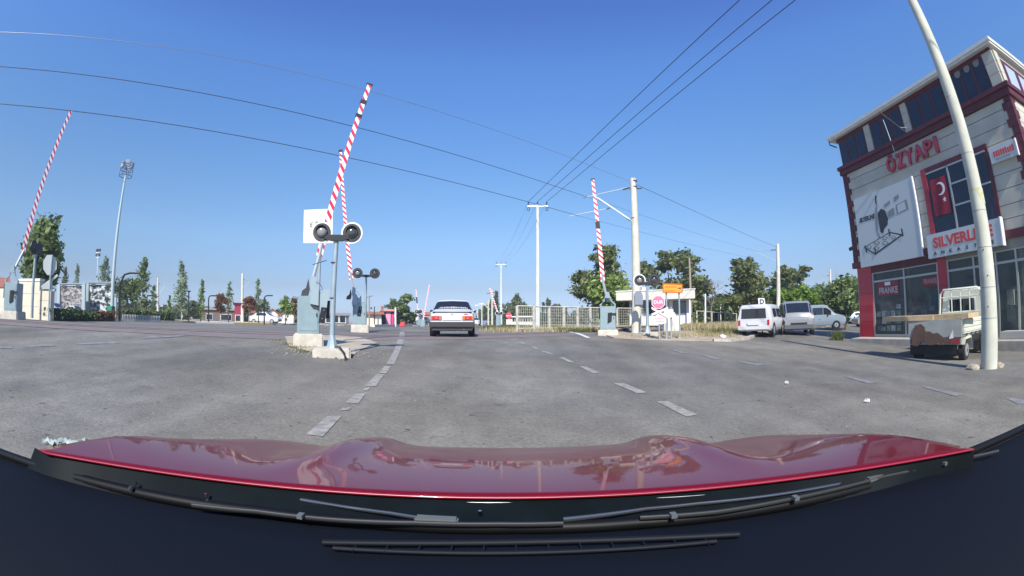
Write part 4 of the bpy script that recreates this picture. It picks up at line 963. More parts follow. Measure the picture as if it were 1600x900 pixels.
# posters and goods behind the glass
pr = mat('poster_red', (.26, .025, .03), .5)
p1 = fb('poster', 12.52, 13.78, 2.02, 2.60, .03, .035, pr); text('lettering', 'FRANKE', .36, mat('poster_white', (.40, .40, .38), .6), bp(13.15, 2.22, .025), (-1, 0, 0), p1, .002, .012, width=1.15)
MB().b2(bp(13.0, 2.44, .022), bp(13.35, 2.58, .028)).build('emblem', white, p1)
p2 = fb('poster', 10.36, 11.15, 2.20, 2.55, .03, .035, pr); text('lettering', 'FRANKE', .25, mat('poster_pink', (.36, .24, .24), .5), bp(10.74, 2.38, .025), (-1, 0, 0), p2, .002, .008, width=.7)
rg = random.Random(3); cols = [(.5, .5, .48), (.25, .3, .32), (.08, .1, .12), (.55, .5, .42), (.35, .12, .1), (.15, .2, .24)]
gm = [mat('goods_%d' % i, tuple(min(.8, q*1.5) for q in c_), .5, var=.2, scale=6) for i, c_ in enumerate(cols)]
for i in range(30):
    y = rg.uniform(10.5, 13.9); z = rg.uniform(.35, 1.6); x_ = rg.uniform(.14, .9); fb('shop_goods', y, y+rg.uniform(.12, .4), z, z+rg.uniform(.1, .5), x_, x_+.2, rg.choice(gm))
for i in range(16):
    y = rg.uniform(5.6, 9.5); z = rg.uniform(.3, 1.5); x_ = rg.uniform(.2, 1.); fb('shop_goods', y, y+rg.uniform(.2, .4), z, z+rg.uniform(.2, .7), x_, x_+.3, rg.choice(gm))
lm_ = [mat('leaflet_%s' % q_, c2, .5, var=.5, scale=14) for q_, c2 in (('pale', (.26, .28, .27)), ('grey', (.15, .17, .17)), ('dark', (.06, .07, .08)), ('green', (.12, .17, .15)))]
for i in range(16): y = 12.45+.3*(i % 5)+rg.uniform(0, .06); z = .55+.30*(i//5); fb('leaflet', y, y+.26, z, z+rg.uniform(.18, .27), .045, .047, lm_[rg.randrange(4)])
fb('door_panel', 5.65, 6.55, .45, 2.6, .3, .34, mat('pale_door', (.34, .42, .38), .4))
for a in range(3):
    for b in range(6): MB().b2(bp(5.8+.13*a, 1.2+.18*b, .29), bp(5.89+.13*a, 1.33+.18*b, .30)).build('door_pane', ink, bd)
fb('door_handle', 6.4, 6.45, 1.2, 1.5, .24, .28, alum)
# step platforms in front
slab = mat('platform_concrete', (.40, .36, .30), .9, var=.12, bump=.3)
for pts, h, lab in (([(14.35, 14.55), (15.45, 14.9), (15.45, 10.2), (14.45, 10.2)], .30, 'n'), ([(14.3, 8.0), (15.45, 8.0), (15.45, 4.6), (14.2, 4.6)], .28, 's')):
    o = MB().prism([(a-bo.x, b-bo.y, -.3-bo.z) for a, b in pts], (0, 0, .3+h)).build('platform', slab, bd, bevel=.02)
MB().b2((14.75-bo.x, 5.4-bo.y, .28-bo.z), (15.4-bo.x, 7.1-bo.y, .52-bo.z)).build('step', mat('step_grey', (.35, .36, .34), .8), bd, bevel=.02)
# wall camera and rods
MB().tube([(FX+.1-bo.x, YL+.05-bo.y, 4.35-bo.z), (FX+.05-bo.x, YL+.3-bo.y, 4.3-bo.z)], .09, 8).build('wall_lamp', darkmetal, bd)
MB().tube([(FX-.1-bo.x, 10.55-bo.y, 8.1-bo.z), (FX-.95-bo.x, 11.2-bo.y, 9.15-bo.z)], .022, 6).build('flag_rod', darkmetal, bd)
MB().tube([(FX-.1-bo.x, 11.55-bo.y, 7.7-bo.z), (FX-.3-bo.x, 11.6-bo.y, 9.1-bo.z)], .014, 6).build('flag_rod', white, bd)
MB().tube([(FX-.16-bo.x, 10.5-bo.y, 8.35-bo.z), (FX-.3-bo.x, 10.8-bo.y, 8.45-bo.z), (FX-.5-bo.x, 11.3-bo.y, 9.1-bo.z)], .012, 5).build('cable', white, bd)

# ------------------------------------------------------------------ vehicles
def loft(stations):
    """stations: (x, [(halfwidth, z), ...] from sill to roof centre); returns surf(u,v), body MB"""
    m_ = len(stations[0][1])
    def P(i, k):
        x, rg_ = stations[i]
        if k < m_: y, z = rg_[k]; return Vector((x, -y, z))
        y, z = rg_[2*m_-2-k]; return Vector((x, y, z))
    K = 2*m_-1
    mb = MB()
    for i in range(len(stations)):
        for k in range(K): mb.v.append(tuple(P(i, k)))
    for i in range(len(stations)-1):
        for k in range(K-1): mb.f.append((i*K+k, i*K+k+1, (i+1)*K+k+1, (i+1)*K+k))
        mb.f.append((i*K+K-1, i*K, (i+1)*K, (i+1)*K+K-1))
    mb.f.append(tuple(range(K))); mb.f.append(tuple((len(stations)-1)*K+k for k in range(K))[::-1])
    def surf(u, v):
        i = min(int(u), len(stations)-2); k = min(int(v), K-2); a, b = u-i, v-k
        return P(i, k).lerp(P(i, k+1), b).lerp(P(i+1, k).lerp(P(i+1, k+1), b), a)
    return surf, mb
def panel(surf, u0, u1, v0, v1, off=.006, nu=6, nv=6, skew=None):
    mb = MB(); ctr = surf((u0+u1)/2, (v0+v1)/2)
    for i in range(nu+1):
        for j in range(nv+1):
            u = u0+(u1-u0)*i/nu; v = v0+(v1-v0)*j/nv
            if skew: u += skew(j/nv)
            p = surf(u, v); e = .01; du = surf(u+e, v)-surf(u-e, v) if u > e else surf(u+e, v)-p; dv_ = surf(u, v+e)-surf(u, v-e) if v > e else surf(u, v+e)-p
            n_ = du.cross(dv_); n_ = n_.normalized() if n_.length > 0 else Vector((0, 0, 1))
            if n_.dot(p-Vector((p.x, 0, .7))) < 0 and abs(n_.x) < .8: n_ = -n_
            mb.v.append(tuple(p+n_*off))
    for i in range(nu):
        for j in range(nv): a = i*(nv+1)+j; mb.f.append((a, a+1, a+nv+2, a+nv+1))
    return mb
def wheel(parent, x, y, r_, w_=.17, hub=True):
    s_ = 1 if y > 0 else -1
    o = MB().tube([(x, y-w_/2, r_), (x, y+w_/2, r_)], r_, 22).build('wheel', rubber, parent, bevel=.02, smooth=40)
    MB().disc((x, y+s_*w_/2, r_), (0, s_, 0), r_*.58, .012, 18).build('rim', alum, o); MB().disc((x, y+s_*(w_/2+.012), r_), (0, s_, 0), r_*.16, .015, 10).build('hub_cap', chrome, o)
    return o
def arch(parent, x, y, r_):
    s_ = 1 if y > 0 else -1
    MB().disc((x, y, r_), (0, s_, 0), r_*1.16, .006, 22).build('wheel_arch', black, parent)
# ---- white saloon ahead
cr = at(706, 527, 15.4); cl = Vector((cr.x, cr.y+.05, zt(cr.x, cr.y)+.0))
car = thing('saloon_car', 'white boxy old saloon car driving ahead on the crossing, seen from behind', 'car', cl, radians(90+6.5))
S_ = []
def ring(w0, w1, w2, z0, zs, zb, zr, wr): return [(0.01, z0), (w0*.9, z0), (w0, zs), (w1, (zs+zb)/2), (w2, zb), (wr, zr-.05), (wr*.86, zr), (0.0, zr+.02)]
for x, r_ in ((0, ring(.74, .76, .72, .34, .42, .84, .87, .66)), (.10, ring(.79, .80, .78, .27, .40, .88, .93, .70)), (.55, ring(.81, .81, .79, .26, .40, .91, .97, .72)), (.72, ring(.81, .81, .79, .26, .40, .91, .99, .74)),
              (1.16, ring(.81, .81, .79, .26, .40, .91, 1.34, .60)), (1.35, ring(.81, .81, .79, .26, .40, .91, 1.385, .58)), (2.35, ring(.81, .81, .79, .26, .40, .90, 1.385, .58)), (2.55, ring(.81, .81, .79, .26, .40, .90, 1.34, .60)), (3.05, ring(.80, .80, .78, .26, .40, .88, .97, .72)), (3.9, ring(.79, .79, .76, .27, .40, .80, .84, .68)), (4.1, ring(.74, .75, .70, .34, .42, .76, .80, .62))):
    S_.append((x, r_))
surf, mb = loft(S_); mb.build('body', carwhite, car, smooth=32, bevel=0)
panel(surf, 3.06, 3.93, 5.15, 8.85, .008, 3, 12).build('rear_window', cglass, car, smooth=60)
rw = [c_ for c_ in car.children if c_.name.startswith('rear_window')][0]
rg = random.Random(4)
for row, (v0, dv_) in enumerate(((3.21, .05), (3.12, .06))):
    for i in range(15 if row == 0 else 17):
        y0 = 6.2+i*.105+(.0 if row == 0 else -.12)
        panel(surf, v0, v0+dv_*rg.uniform(.6, 1), y0, y0+.07, .014, 1, 1).build('sticker_mark', white, rw)
for u0, u1 in ((4.15, 5.45), (5.55, 6.9)):
    for v0, v1 in ((4.12, 4.92), (9.08, 9.88)): panel(surf, u0, u1, v0, v1, .006, 4, 3).build('side_window', cglass, car)
panel(surf, 7.1, 7.95, 5.2, 8.8, .008, 3, 8).build('windscreen', cglass, car)
MB().box((-.05, 0, .44), (.16, 1.62, .20)).build('rear_bumper', mat('grey_bumper', (.035, .033, .036), .55), car, bevel=.03)
MB().box((-.005, 0, .30), (.10, 1.45, .16)).build('rear_skirt', mat('grey_bumper', (.035, .033, .036), .55), car, bevel=.02)
for s_ in (-1, 1):
    lp = MB().box((-.012, s_*.57, .675), (.04, .40, .145)).build('tail_lamp', redlamp, car, bevel=.008)
    MB().box((-.036, s_*.735, .675), (.006, .06, .12)).build('indicator', amber if s_ < 0 else mat('lamp_clear', (.35, .2, .18), .2), lp)
    MB().box((-.036, s_*.42, .675), (.006, .07, .12)).build('reverse_lamp', amber if s_ < 0 else mat('lamp_clear', (.35, .2, .18), .2), lp); MB().box((-.036, s_*.56, .675), (.006, .10, .05)).build('reflector', mat('lamp_pink', (.6, .12, .10), .2), lp)
MB().box((-.018, 0, .69), (.02, .66, .16)).build('plate_panel', mat('plate_pale', (.60, .61, .60), .5), car)
MB().box((-.012, 0, .80), (.02, .04, .03)).build('boot_badge', darkmetal, car); MB().box((.20, 0, .902), (.5, 1.4, .004)).build('boot_seam', darkmetal, car)
MB().box((-.004, -.5, .815), (.015, .14, .03)).build('script_badge', mat('badge_red', (.5, .05, .05), .4), car)
for x in (.72, 3.3):
    for y in (-.70, .70): arch(car, x, y+(.113 if y > 0 else -.113), .30); wheel(car, x, y, .295, .19)
MB().tube([(-.12, -.42, .27), (.1, -.42, .27)], .028, 8).build('exhaust', chrome, car)
MB().box((.9, 0, .26), (1.2, .5, .10)).build('underbody', black, car)
MB().prism([(2.72, .82, .93), (2.78, .82, .93), (2.80, 1.0, .90), (2.80, 1.0, 1.03), (2.72, .90, 1.05)], (.08, 0, 0)).build('wing_mirror', black, car, bevel=.01)
MB().prism([(2.72, -.82, .93), (2.72, -.93, .93), (2.72, -.95, 1.03), (2.72, -.86, 1.04)], (.08, 0, 0)).build('wing_mirror', black, car, bevel=.01)
# ---- vans
def van(label, loc, rz, L, W, H, m, hood=.8, rear_glass=True, name='van', grp='vehicles parked in the side street', side=2, plate=True, zw=.30):
    t = thing(name, label, 'van', loc, rz, grp); h = W/2
    def R(w_, z0, zb, zr, wr): return [(0.01, z0), (w_*.92, z0), (w_, z0+.12), (w_*1.01, (z0+zb)/2), (w_, zb), (wr, zr-.10), (wr*.84, zr-.01), (0, zr)]
    zb = H*.54
    st = [(0, R(h*.95, .36, zb, H*.93, h*.78)), (.10, R(h, .28, zb, H*.98, h*.85)), (.6, R(h, .26, zb, H, h*.87)), (L-hood-1.0, R(h, .26, zb, H, h*.87)), (L-hood-.62, R(h, .26, zb, H*.97, h*.85)), (L-hood+.12, R(h*.98, .26, zb, zb+.16, h*.86)), (L-.18, R(h*.93, .30, zb-.12, zb-.02, h*.8)), (L, R(h*.84, .38, zb-.22, zb-.16, h*.7))]
    sf, mb = loft(st); mb.build('body', m, t, smooth=34)
    e = 3/7.
    MB().prism([(-.008, -h*.74, zb+.04), (-.008, h*.74, zb+.04), (-.004, h*.70, H*.86), (-.004, -h*.70, H*.86)] if rear_glass else [(0, 0, .5), (0, .01, .5), (0, 0, .51)], (-.008, 0, 0)).build('rear_window', cglass, t)
    for i in range(side):
        a = 2.08+ (i)*(2.0-.1)/max(side, 1)*.98
    us = [(1.3+.0, 1.9), (2.08, 2.50), (2.56, 3.0)][-side:] if side else []
    for u0, u1 in us+[(3.12, 4.45)]:
        for v0, v1 in ((4.12, 4.82), (9.18, 9.88)): panel(sf, u0, u1, v0, v1, .006, 4, 3).build('side_window', cglass, t)
    panel(sf, 4.12, 4.93, 5.15, 8.85, .008, 3, 8).build('windscreen', cglass, t)
    for s_ in (-1, 1):
        MB().box((-.01, s_*h*.86, zb-.18), (.04, .10, .30)).build('tail_lamp', redlamp, t, bevel=.01)
        MB().box((L-.04, s_*h*.62, zb-.34), (.06, .26, .16)).build('headlight', mat('headlight', (.5, .5, .5), .1, coat=1), t, bevel=.02)
        MB().box((L-hood-.55, s_*(h+.1), zb+.12), (.08, .16, .2)).build('wing_mirror', black, t, bevel=.02)
        for x in (.75, L-.85): arch(t, x, s_*(h-.0+.004), zw); wheel(t, x, s_*(h-.09), zw, .19)
    MB().box((-.03, 0, .42), (.10, W*.94, .20)).build('rear_bumper', m, t, bevel=.03); MB().box((L+.0, 0, .42), (.12, W*.9, .22)).build('front_bumper', black if hood > .5 else mat('bumper_dark', (.08, .09, .1), .5), t, bevel=.03)
    MB().box((L+.01, 0, zb-.36), (.03, W*.5, .10)).build('grille', black, t)
    if plate: MB().box((-.085, 0, .62), (.02, .55, .15)).build('plate_panel', MATS['plate_pale'], t)
    for s_ in (-1, 1): MB().box((L*.5, s_*(h*1.012), zb-.28), (.16, .012, .03)).build('door_handle', black, t)
    return t
def onG(px, py, d): p = at(px, py, d); return Vector((p.x, p.y, zt(p.x, p.y)))
az = radians(90-46)
p = onG(1178, 527, 20.2); van('white parked van seen from behind with a pale blank plate', p, az, 3.9, 1.62, 1.47, carwhite, .45)
p = onG(1246, 520, 23.6); van('white front facing van between the white van and the grey van', p+Vector((2.0, 3.2, 0)), az+pi+.25, 4.4, 1.75, 1.75, mat('shaded_van_white', (.21, .22, .235), .4, coat=.3), .35)  # white paint greyed to carry the building's shade
vg = mat('shaded_van_greyblue', (.21, .26, .30), .35, coat=.5)  # grey-blue paint with the building's shade darkened into it
p = onG(1268, 518, 38); van('grey blue van parked side on under the clipped trees', p+Vector((-1.1, 1.2, .0)), radians(-38), 4.6, 1.8, 1.95, vg, 1.0)
# ---- parked cars, distant
def smallcar(label, loc, rz, m, sc=1., grp='distant cars'):
    t = thing('parked_car', label, 'car', loc, rz, grp)
    def R(w_, z0, zb, zr, wr): return [(0.01, z0), (w_*.92, z0), (w_, z0+.1), (w_, (z0+zb)/2), (w_*.98, zb), (wr, zr-.05), (wr*.84, zr), (0, zr+.01)]
    st = [(0, R(.72, .34, .70, .76, .6)), (.12, R(.8, .26, .84, .88, .7)), (.5, R(.8, .24, .88, .96, .7)), (1.1, R(.8, .24, .88, 1.38, .56)), (2.2, R(.8, .24, .88, 1.42, .56)), (3.0, R(.8, .24, .86, .95, .7)), (3.8, R(.78, .26, .72, .76, .62)), (4.0, R(.7, .34, .6, .64, .55))]
    sf, mb = loft(st); mb.build('body', m, t, smooth=34)
    panel(sf, 2.06, 2.93, 5.15, 8.85, .008, 3, 6).build('rear_window', cglass, t); panel(sf, 4.1, 4.93, 5.15, 8.85, .008, 3, 6).build('windscreen', cglass, t)
    for v0, v1 in ((4.12, 4.85), (9.15, 9.88)): panel(sf, 2.9, 4.25, v0, v1, .006, 6, 3).build('side_window', cglass, t)
    for s_ in (-1, 1):
        MB().box((3.98, s_*.52, .58), (.06, .26, .12)).build('headlight', MATS['headlight'], t); MB().box((-.01, s_*.6, .7), (.04, .22, .14)).build('tail_lamp', redlamp, t)
        for x in (.75, 3.2): wheel(t, x, s_*.72, .29, .18)
    MB().box((4.0, 0, .42), (.05, 1.0, .16)).build('grille', black, t)
    t.scale = (sc, sc, sc); return t
silver = mat('car_silver', (.45, .47, .48), .3, metal=.5, coat=.5); dkcar = mat('car_dark', (.06, .07, .09), .3, coat=.5)
smallcar('white car parked behind the hedge below the photo hoarding', gr(101, 60)-Vector((0, 0, .25)), radians(12), carwhite); smallcar('silver car parked behind the hedge at the end of the cream wall', gr(70, 60)-Vector((0, 0, .1)), radians(12), silver)
smallcar('white car with dark grille coming towards the crossing beyond the far signal', gr(655, 62), radians(-95), carwhite); smallcar('dark car far up the road left of the white saloon', gr(668, 80), radians(-93), dkcar)
smallcar('pale car in the distance just right of the white saloon', gr(742, 75), radians(92), carwhite); smallcar('white car waiting beside the willow like tree', gr(630, 60), radians(170), carwhite)
smallcar('silver car parked at the end of the side street', gr(1336, 48), radians(-20), silver); smallcar('white car parked beyond the grey van near the red column', gr(1345, 54), radians(-20), carwhite); smallcar('silver car parked farther left under the dense tree', gr(1322, 58), radians(-30), silver)
smallcar('white car parked below the red roofed houses', gr(392, 56), radians(10), carwhite)
# ---- small pickup truck by the shop
tw = mat('truck_white', (.60, .61, .50), .4, var=.06, scale=3, coat=.2)
RZ = radians(12); rr = Vector((11.15, 6.62, -.02))      # right rear wheel foot
t = thing('pickup_truck', 'small white flatbed pickup parked in front of the shop windows', 'truck', rr+Vector((-sin(RZ)*.79, cos(RZ)*.79, 0)), RZ); TS = (1.04, 1.2, 1.04); t.scale = TS
MB().box((1.05, 0, .66), (2.5, 1.42, .07)).build('load_bed', tw, t)
MB().box((1.2, 0, .50), (2.6, .5, .16)).build('chassis', black, t)
tg = MB().box((-.20, 0, .83), (.05, 1.44, .44)).build('tailgate', mat('shaded_truck_tail', (.32, .33, .30), .5, var=.08), t, bevel=.008)  # truck white greyed because the rear is in shade
MB().box((-.16, 0, .52), (.06, 1.40, .17)).build('rear_beam', MATS['shaded_truck_tail'], t, bevel=.006)
for s_ in (-1, 1):
    sg_ = MB().box((1.05, s_*.74, .86), (2.44, .04, .36)).build('side_gate', tw, t, bevel=.006)
    for zz in (.76, .87, .98): MB().box((1.05, s_*.765, zz), (2.40, .018, .075)).build('gate_rib', tw, sg_, bevel=.004)
    MB().box((-.20, s_*.52, .52), (.05, .30, .11)).build('tail_lamp', mat('dull_tail_lamp', (.28, .03, .03), .3, coat=.4), t, bevel=.006)
    for k in range(5): MB().box((.1+.45*k, s_*.755, .66), (.05, .03, .07)).build('gate_hinge', darkmetal, t)
    wheel(t, .30, s_*.62, .27, .16); wheel(t, 2.35, s_*.64, .27, .16)
    MB().prism([(.0, s_*.56, .42), (.05, s_*.56, .60), (.60, s_*.56, .62), (.66, s_*.56, .42), (.60, s_*.56, .56), (.06, s_*.56, .54)], (0, s_*.18, 0)).build('mudguard', tw, t)
MB().box((.02, .12, .34), (.03, 1.30, .34)).build('mud_flap', black, t, bevel=.01)
# cab
def R(w_, z0, zb, zr, wr): return [(0.01, z0), (w_*.94, z0), (w_, z0+.08), (w_, (z0+zb)/2), (w_*.98, zb), (wr, zr-.09), (wr*.85, zr-.01), (0, zr)]
st = [(2.30, R(.67, .42, 1.14, 1.80, .58)), (2.38, R(.69, .36, 1.14, 1.86, .60)), (2.95, R(.70, .36, 1.14, 1.88, .60)), (3.12, R(.70, .36, 1.14, 1.84, .59)), (3.42, R(.70, .38, 1.10, 1.22, .60)), (3.50, R(.64, .42, 1.0, 1.06, .55))]
sf, mb = loft(st); mb.build('cab', tw, t, smooth=34)
MB().prism([(2.288, -.40, 1.20), (2.288, .40, 1.20), (2.288, .38, 1.56), (2.288, -.38, 1.56)], (-.006, 0, 0)).build('rear_window', cglass, t)
for a, b in (((-.43, 1.17), (.43, 1.21)), ((-.43, 1.55), (.43, 1.59)), ((-.43, 1.21), (-.39, 1.55)), ((.39, 1.21), (.43, 1.55))): MB().b2((2.27, a[0], a[1]), (2.286, b[0], b[1])).build('window_frame', mat('frame_white', (.75, .75, .72), .4), t)
for v0, v1 in ((4.1, 4.85), (9.15, 9.9)): panel(sf, 1.15, 3.45, v0, v1, .006, 5, 3).build('side_window', cglass, t)
panel(sf, 3.1, 3.9, 5.15, 8.85, .008, 3, 6).build('windscreen', cglass, t)
fr = [(-.70, .70), (-.63, 1.72), (-.53, 1.84), (.53, 1.84), (.63, 1.72), (.70, .70)]
gf = MB().tube([(2.16, a, b) for a, b in fr], .035, 8).build('guard_frame', tw, t, smooth=60)
for y in (-.28, 0, .28): MB().tube([(2.16, y, .9), (2.16, y, 1.84)], .018, 6).build('guard_bar', tw, gf)
for z_ in (1.18, 1.62): MB().tube([(2.16, -.6, z_), (2.16, .6, z_)], .018, 6).build('guard_bar', tw, gf)
tl = t.location
def tw2(p): return tl+Matrix.Rotation(RZ, 3, 'Z') @ Vector([p[i]*TS[i] for i in range(3)])
o = MB().box((0, 0, 0), (.9, 1.7, .13)).build('wooden_board', wood, loc=tw2((.18, .76, 1.11)), rot=(radians(.5), 0, RZ+radians(2))); tag(o, 'left beige board resting across the tailgate and jutting out to the left', 'board')
o = MB().box((0, 0, 0), (.9, 1.15, .12)).build('wooden_board', wood, loc=tw2((.22, -.44, 1.11)), rot=(0, 0, RZ+radians(-3))); tag(o, 'right beige board lying on the truck bed beside the concrete post', 'board')
# brown cardboard hanging on the tailgate
brown = mat('brown_cardboard', (.10, .06, .042), .85, var=.15, scale=7)
cb_ = [(.62, .44), (.66, .66), (.54, .96), (.36, 1.0), (.24, .92), (.22, .80), (.08, .80), (-.02, .74), (-.16, .76), (-.34, .64), (-.50, .62), (-.52, .52), (-.34, .50), (-.30, .44), (-.16, .50), (.0, .44), (.16, .46), (.24, .56), (.38, .52), (.44, .42)]
o = MB().prism([(0, a*1.05+.06, b*1.0) for a, b in cb_], (-.02, 0, 0)).build('cardboard_sheet', brown, loc=tw2((-.245, 0, 0)), rot=(0, 0, RZ)); tag(o, 'ragged brown cardboard hanging over the pickup tailgate', 'cardboard')
o = MB().prism([(0, -.50, .60), (0, -.62, .82), (0, -.64, .62)], (-.008, 0, 0)).build('paper_scrap', white, loc=tw2((-.262, .02, 0)), rot=(0, 0, RZ)); tag(o, 'pointed white paper scrap stuck on the pickup tailgate', 'paper')
# ------------------------------------------------------------------ signs
# white board with a small coloured emblem behind the near barrier
D = 17.6
a, b, c_, d_ = at(475, 328, D), at(520, 326, D), at(520, 380, D), at(474, 380, D)
g = gr(497, D); t = thing('notice_board', 'white rectangular board with a small coloured emblem behind the nearest barrier boom', 'sign', g)
nv = Vector((-g.x, -g.y, 0)).normalized()
bo_ = MB().prism([a-g, b-g, c_-g, d_-g], -nv*.07).build('board', white, t); MB().tube([Vector((0, 0, 0))-nv*.12, Vector((0, 0, at(497, 340, D).z-g.z))-nv*.12], .06, 10).build('post', mastgrey, t)
rg = random.Random(2); ec = [mat('emblem_%d' % i, c2, .6) for i, c2 in enumerate(((.6, .1, .08), (.1, .4, .15), (.6, .45, .05), (.1, .25, .5)))]
for i in range(26):
    ang = rg.uniform(0, 2*pi); rr_ = rg.uniform(1.5, 8); px, py = 490+cos(ang)*rr_, 349+sin(ang)*rr_*.7
    p = at(px, py, D)-g+nv*.03; rt = Vector((-nv.y, nv.x, 0)); s_ = rg.uniform(.012, .04)
    MB().prism([p-rt*s_, p+Vector((0, 0, -s_*.7)), p+rt*s_, p+Vector((0, 0, s_*.7))], nv*.002).build('emblem', ec[i % 4], bo_)
def rect_sign(name, label, cat, pxs, D, posts, m, th=.04, pm=mastgrey, r_=.035, frame=None):
    P = [at(x, y, D) for x, y in pxs]; cx = sum((p for p in P), Vector())/4; g = Vector((cx.x, cx.y, zt(cx.x, cx.y)))
    nv = Vector((-g.x, -g.y, 0)).normalized(); t = thing(name, label, cat, g)
    bo_ = MB().prism([p-g for p in P], -nv*th).build('board', m, t)
    for px, y0 in posts:
        q = gr(px, D)-g; MB().tube([q-nv*(th+.04)+Vector((0, 0, -.1)), q-nv*(th+.04)+Vector((0, 0, at(px, y0, D).z-g.z))], r_, 8).build('post', pm, t)
    if frame: 
        for i in range(4): MB().tube([P[i]-g+nv*.01, P[(i+1) % 4]-g+nv*.01], .018, 4).build('border', frame, bo_)
    return t, bo_, g, nv
org = mat('orange_sign', (.82, .32, .015), .45)
t, b_, g, nv = rect_sign('direction_sign', 'orange direction sign with a black arrow pointing right, on two posts', 'sign', [(1036, 443), (1066, 444), (1066, 457), (1036, 457)], 17.4, [(1042, 445), (1062, 446)], org, frame=mat('orange_border', (.6, .12, .01), .5))
inkr = mat('sign_brown', (.35, .08, .02), .6)
def on(px, py, D, g, nv, o_=.004): return at(px, py, D)-g+nv*o_
rt = Vector((-nv.y, nv.x, 0))
MB().prism([on(1059, 449.6, 17.4, g, nv), on(1062, 449.6, 17.4, g, nv), on(1062, 448, 17.4, g, nv), on(1064.6, 450.3, 17.4, g, nv), on(1062, 452.6, 17.4, g, nv), on(1062, 451, 17.4, g, nv), on(1059, 451, 17.4, g, nv)], nv*.003).build('arrow', ink, b_)
rg = random.Random(8)
for row, n_ in ((447.4, 9), (453.6, 8)):
    for i in range(n_): x0 = 1038.5+i*2.1; MB().prism([on(x0, row, 17.4, g, nv), on(x0+1.5, row+.2, 17.4, g, nv), on(x0+1.3, row+rg.uniform(1.4, 2.6), 17.4, g, nv), on(x0+.1, row+2, 17.4, g, nv)], nv*.002).build('lettering', inkr, b_)
# stop sign with crossbuck and house shaped board
pink = mat('faded_red_sign', (.80, .16, .26), .5); palep = mat('pale_sign', (.78, .60, .60), .5)
def octo(D, cx, cy, rpx): return [(cx+rpx*cos(radians(22.5+45*k)), cy+rpx*sin(radians(22.5+45*k))) for k in range(8)]
D = 16.6; g = gr(1030, D); nv = Vector((-g.x, -g.y, 0)).normalized()
t = thing('stop_sign', 'faded red octagonal stop sign reading DUR above crossed arms', 'sign', g)
MB().tube([-nv*.08+Vector((0, 0, -.1)), -nv*.08+Vector((0, 0, at(1030, 462, D).z-g.z))], .035, 8).build('post', mastgrey, t)
pl = MB().prism([on(x, y, D, g, nv, 0) for x, y in octo(D, 1028.6, 472, 11.2)], -nv*.03).build('octagon_plate', palep, t)
MB().prism([on(x, y, D, g, nv, .003) for x, y in octo(D, 1028.6, 472, 9.8)], nv*.004).build('red_face', pink, pl)
text('lettering', 'DUR', .17, mat('sign_letter_white', (.75, .62, .62), .5), at(1028.6, 472.3, D)-g+nv*.01, nv, pl, .002, .006, width=.36)
for (x0, y0), (x1, y1), o_ in (((1018, 481), (1044, 496), .012), ((1044, 481), (1018, 492), .02)):
    A, B = on(x0, y0, D, g, nv, o_), on(x1, y1, D, g, nv, o_); u = Vector((0, 0, .045)); MB().prism([A-u, B-u, B+u, A+u], nv*.006).build('cross_arm', palep, t)
hs = MB().prism([on(x, y, D, g, nv, -.01) for x, y in ((1022, 508), (1041, 505), (1041, 497), (1044, 496), (1031, 488), (1020, 497), (1022, 499))], -nv*.02).build('house_shaped_plate', palep, t)
for yy in (497.5, 502): MB().prism([on(1025, yy, D, g, nv, -.006), on(1037, yy-.6, D, g, nv, -.006), on(1037, yy+.9, D, g, nv, -.006), on(1025, yy+1.4, D, g, nv, -.006)], nv*.003).build('lettering', mat('faint_letter', (.60, .33, .33), .6), hs)
rect_sign('information_board', 'pale pink board on two posts just right of the stop sign', 'sign', [(1037, 483), (1052, 483), (1052, 496), (1037, 496)], 17.0, [(1041, 484), (1049, 479)], mat('pink_board', (.74, .60, .58), .5))
t, b_, g, nv = rect_sign('bus_stop_sign', 'square white sign with a black letter D above the parked white van', 'sign', [(1184, 465), (1195, 465), (1197, 478), (1185, 478)], 23.5, [(1191, 466)], white, frame=ink)
text('lettering', 'D', .34, ink, at(1190.4, 471.7, 23.5)-g+nv*.01, nv, b_, .003, .012)
# left octagon seen from behind
D = 20.5; g = gr(76, D); nv = Vector((-g.x, -g.y, 0)).normalized(); sb = mat('sign_back_grey', (.62, .66, .60), .5)
t = thing('stop_sign', 'octagonal sign seen from behind on a grey post at the far left', 'sign', g)
MB().tube([nv*.05+Vector((0, 0, -.1)), nv*.05+Vector((0, 0, at(78, 398, D).z-g.z))], .04, 8).build('post', mastgrey, t)
pts = [(78+11.3*cos(radians(22.5+45*k)), 414+17*sin(radians(22.5+45*k))) for k in range(8)]
MB().prism([on(x, y, D, g, nv, 0) for x, y in pts], -nv*.02).build('octagon_plate', sb, t)
MB().prism([on(x, y, D, g, nv, .01) for x, y in ((64, 447), (74, 439), (80, 436), (89, 428), (91, 431), (83, 438), (81, 441), (83, 452), (66, 452))], -nv*.02).build('arrow_plate', sb, t)
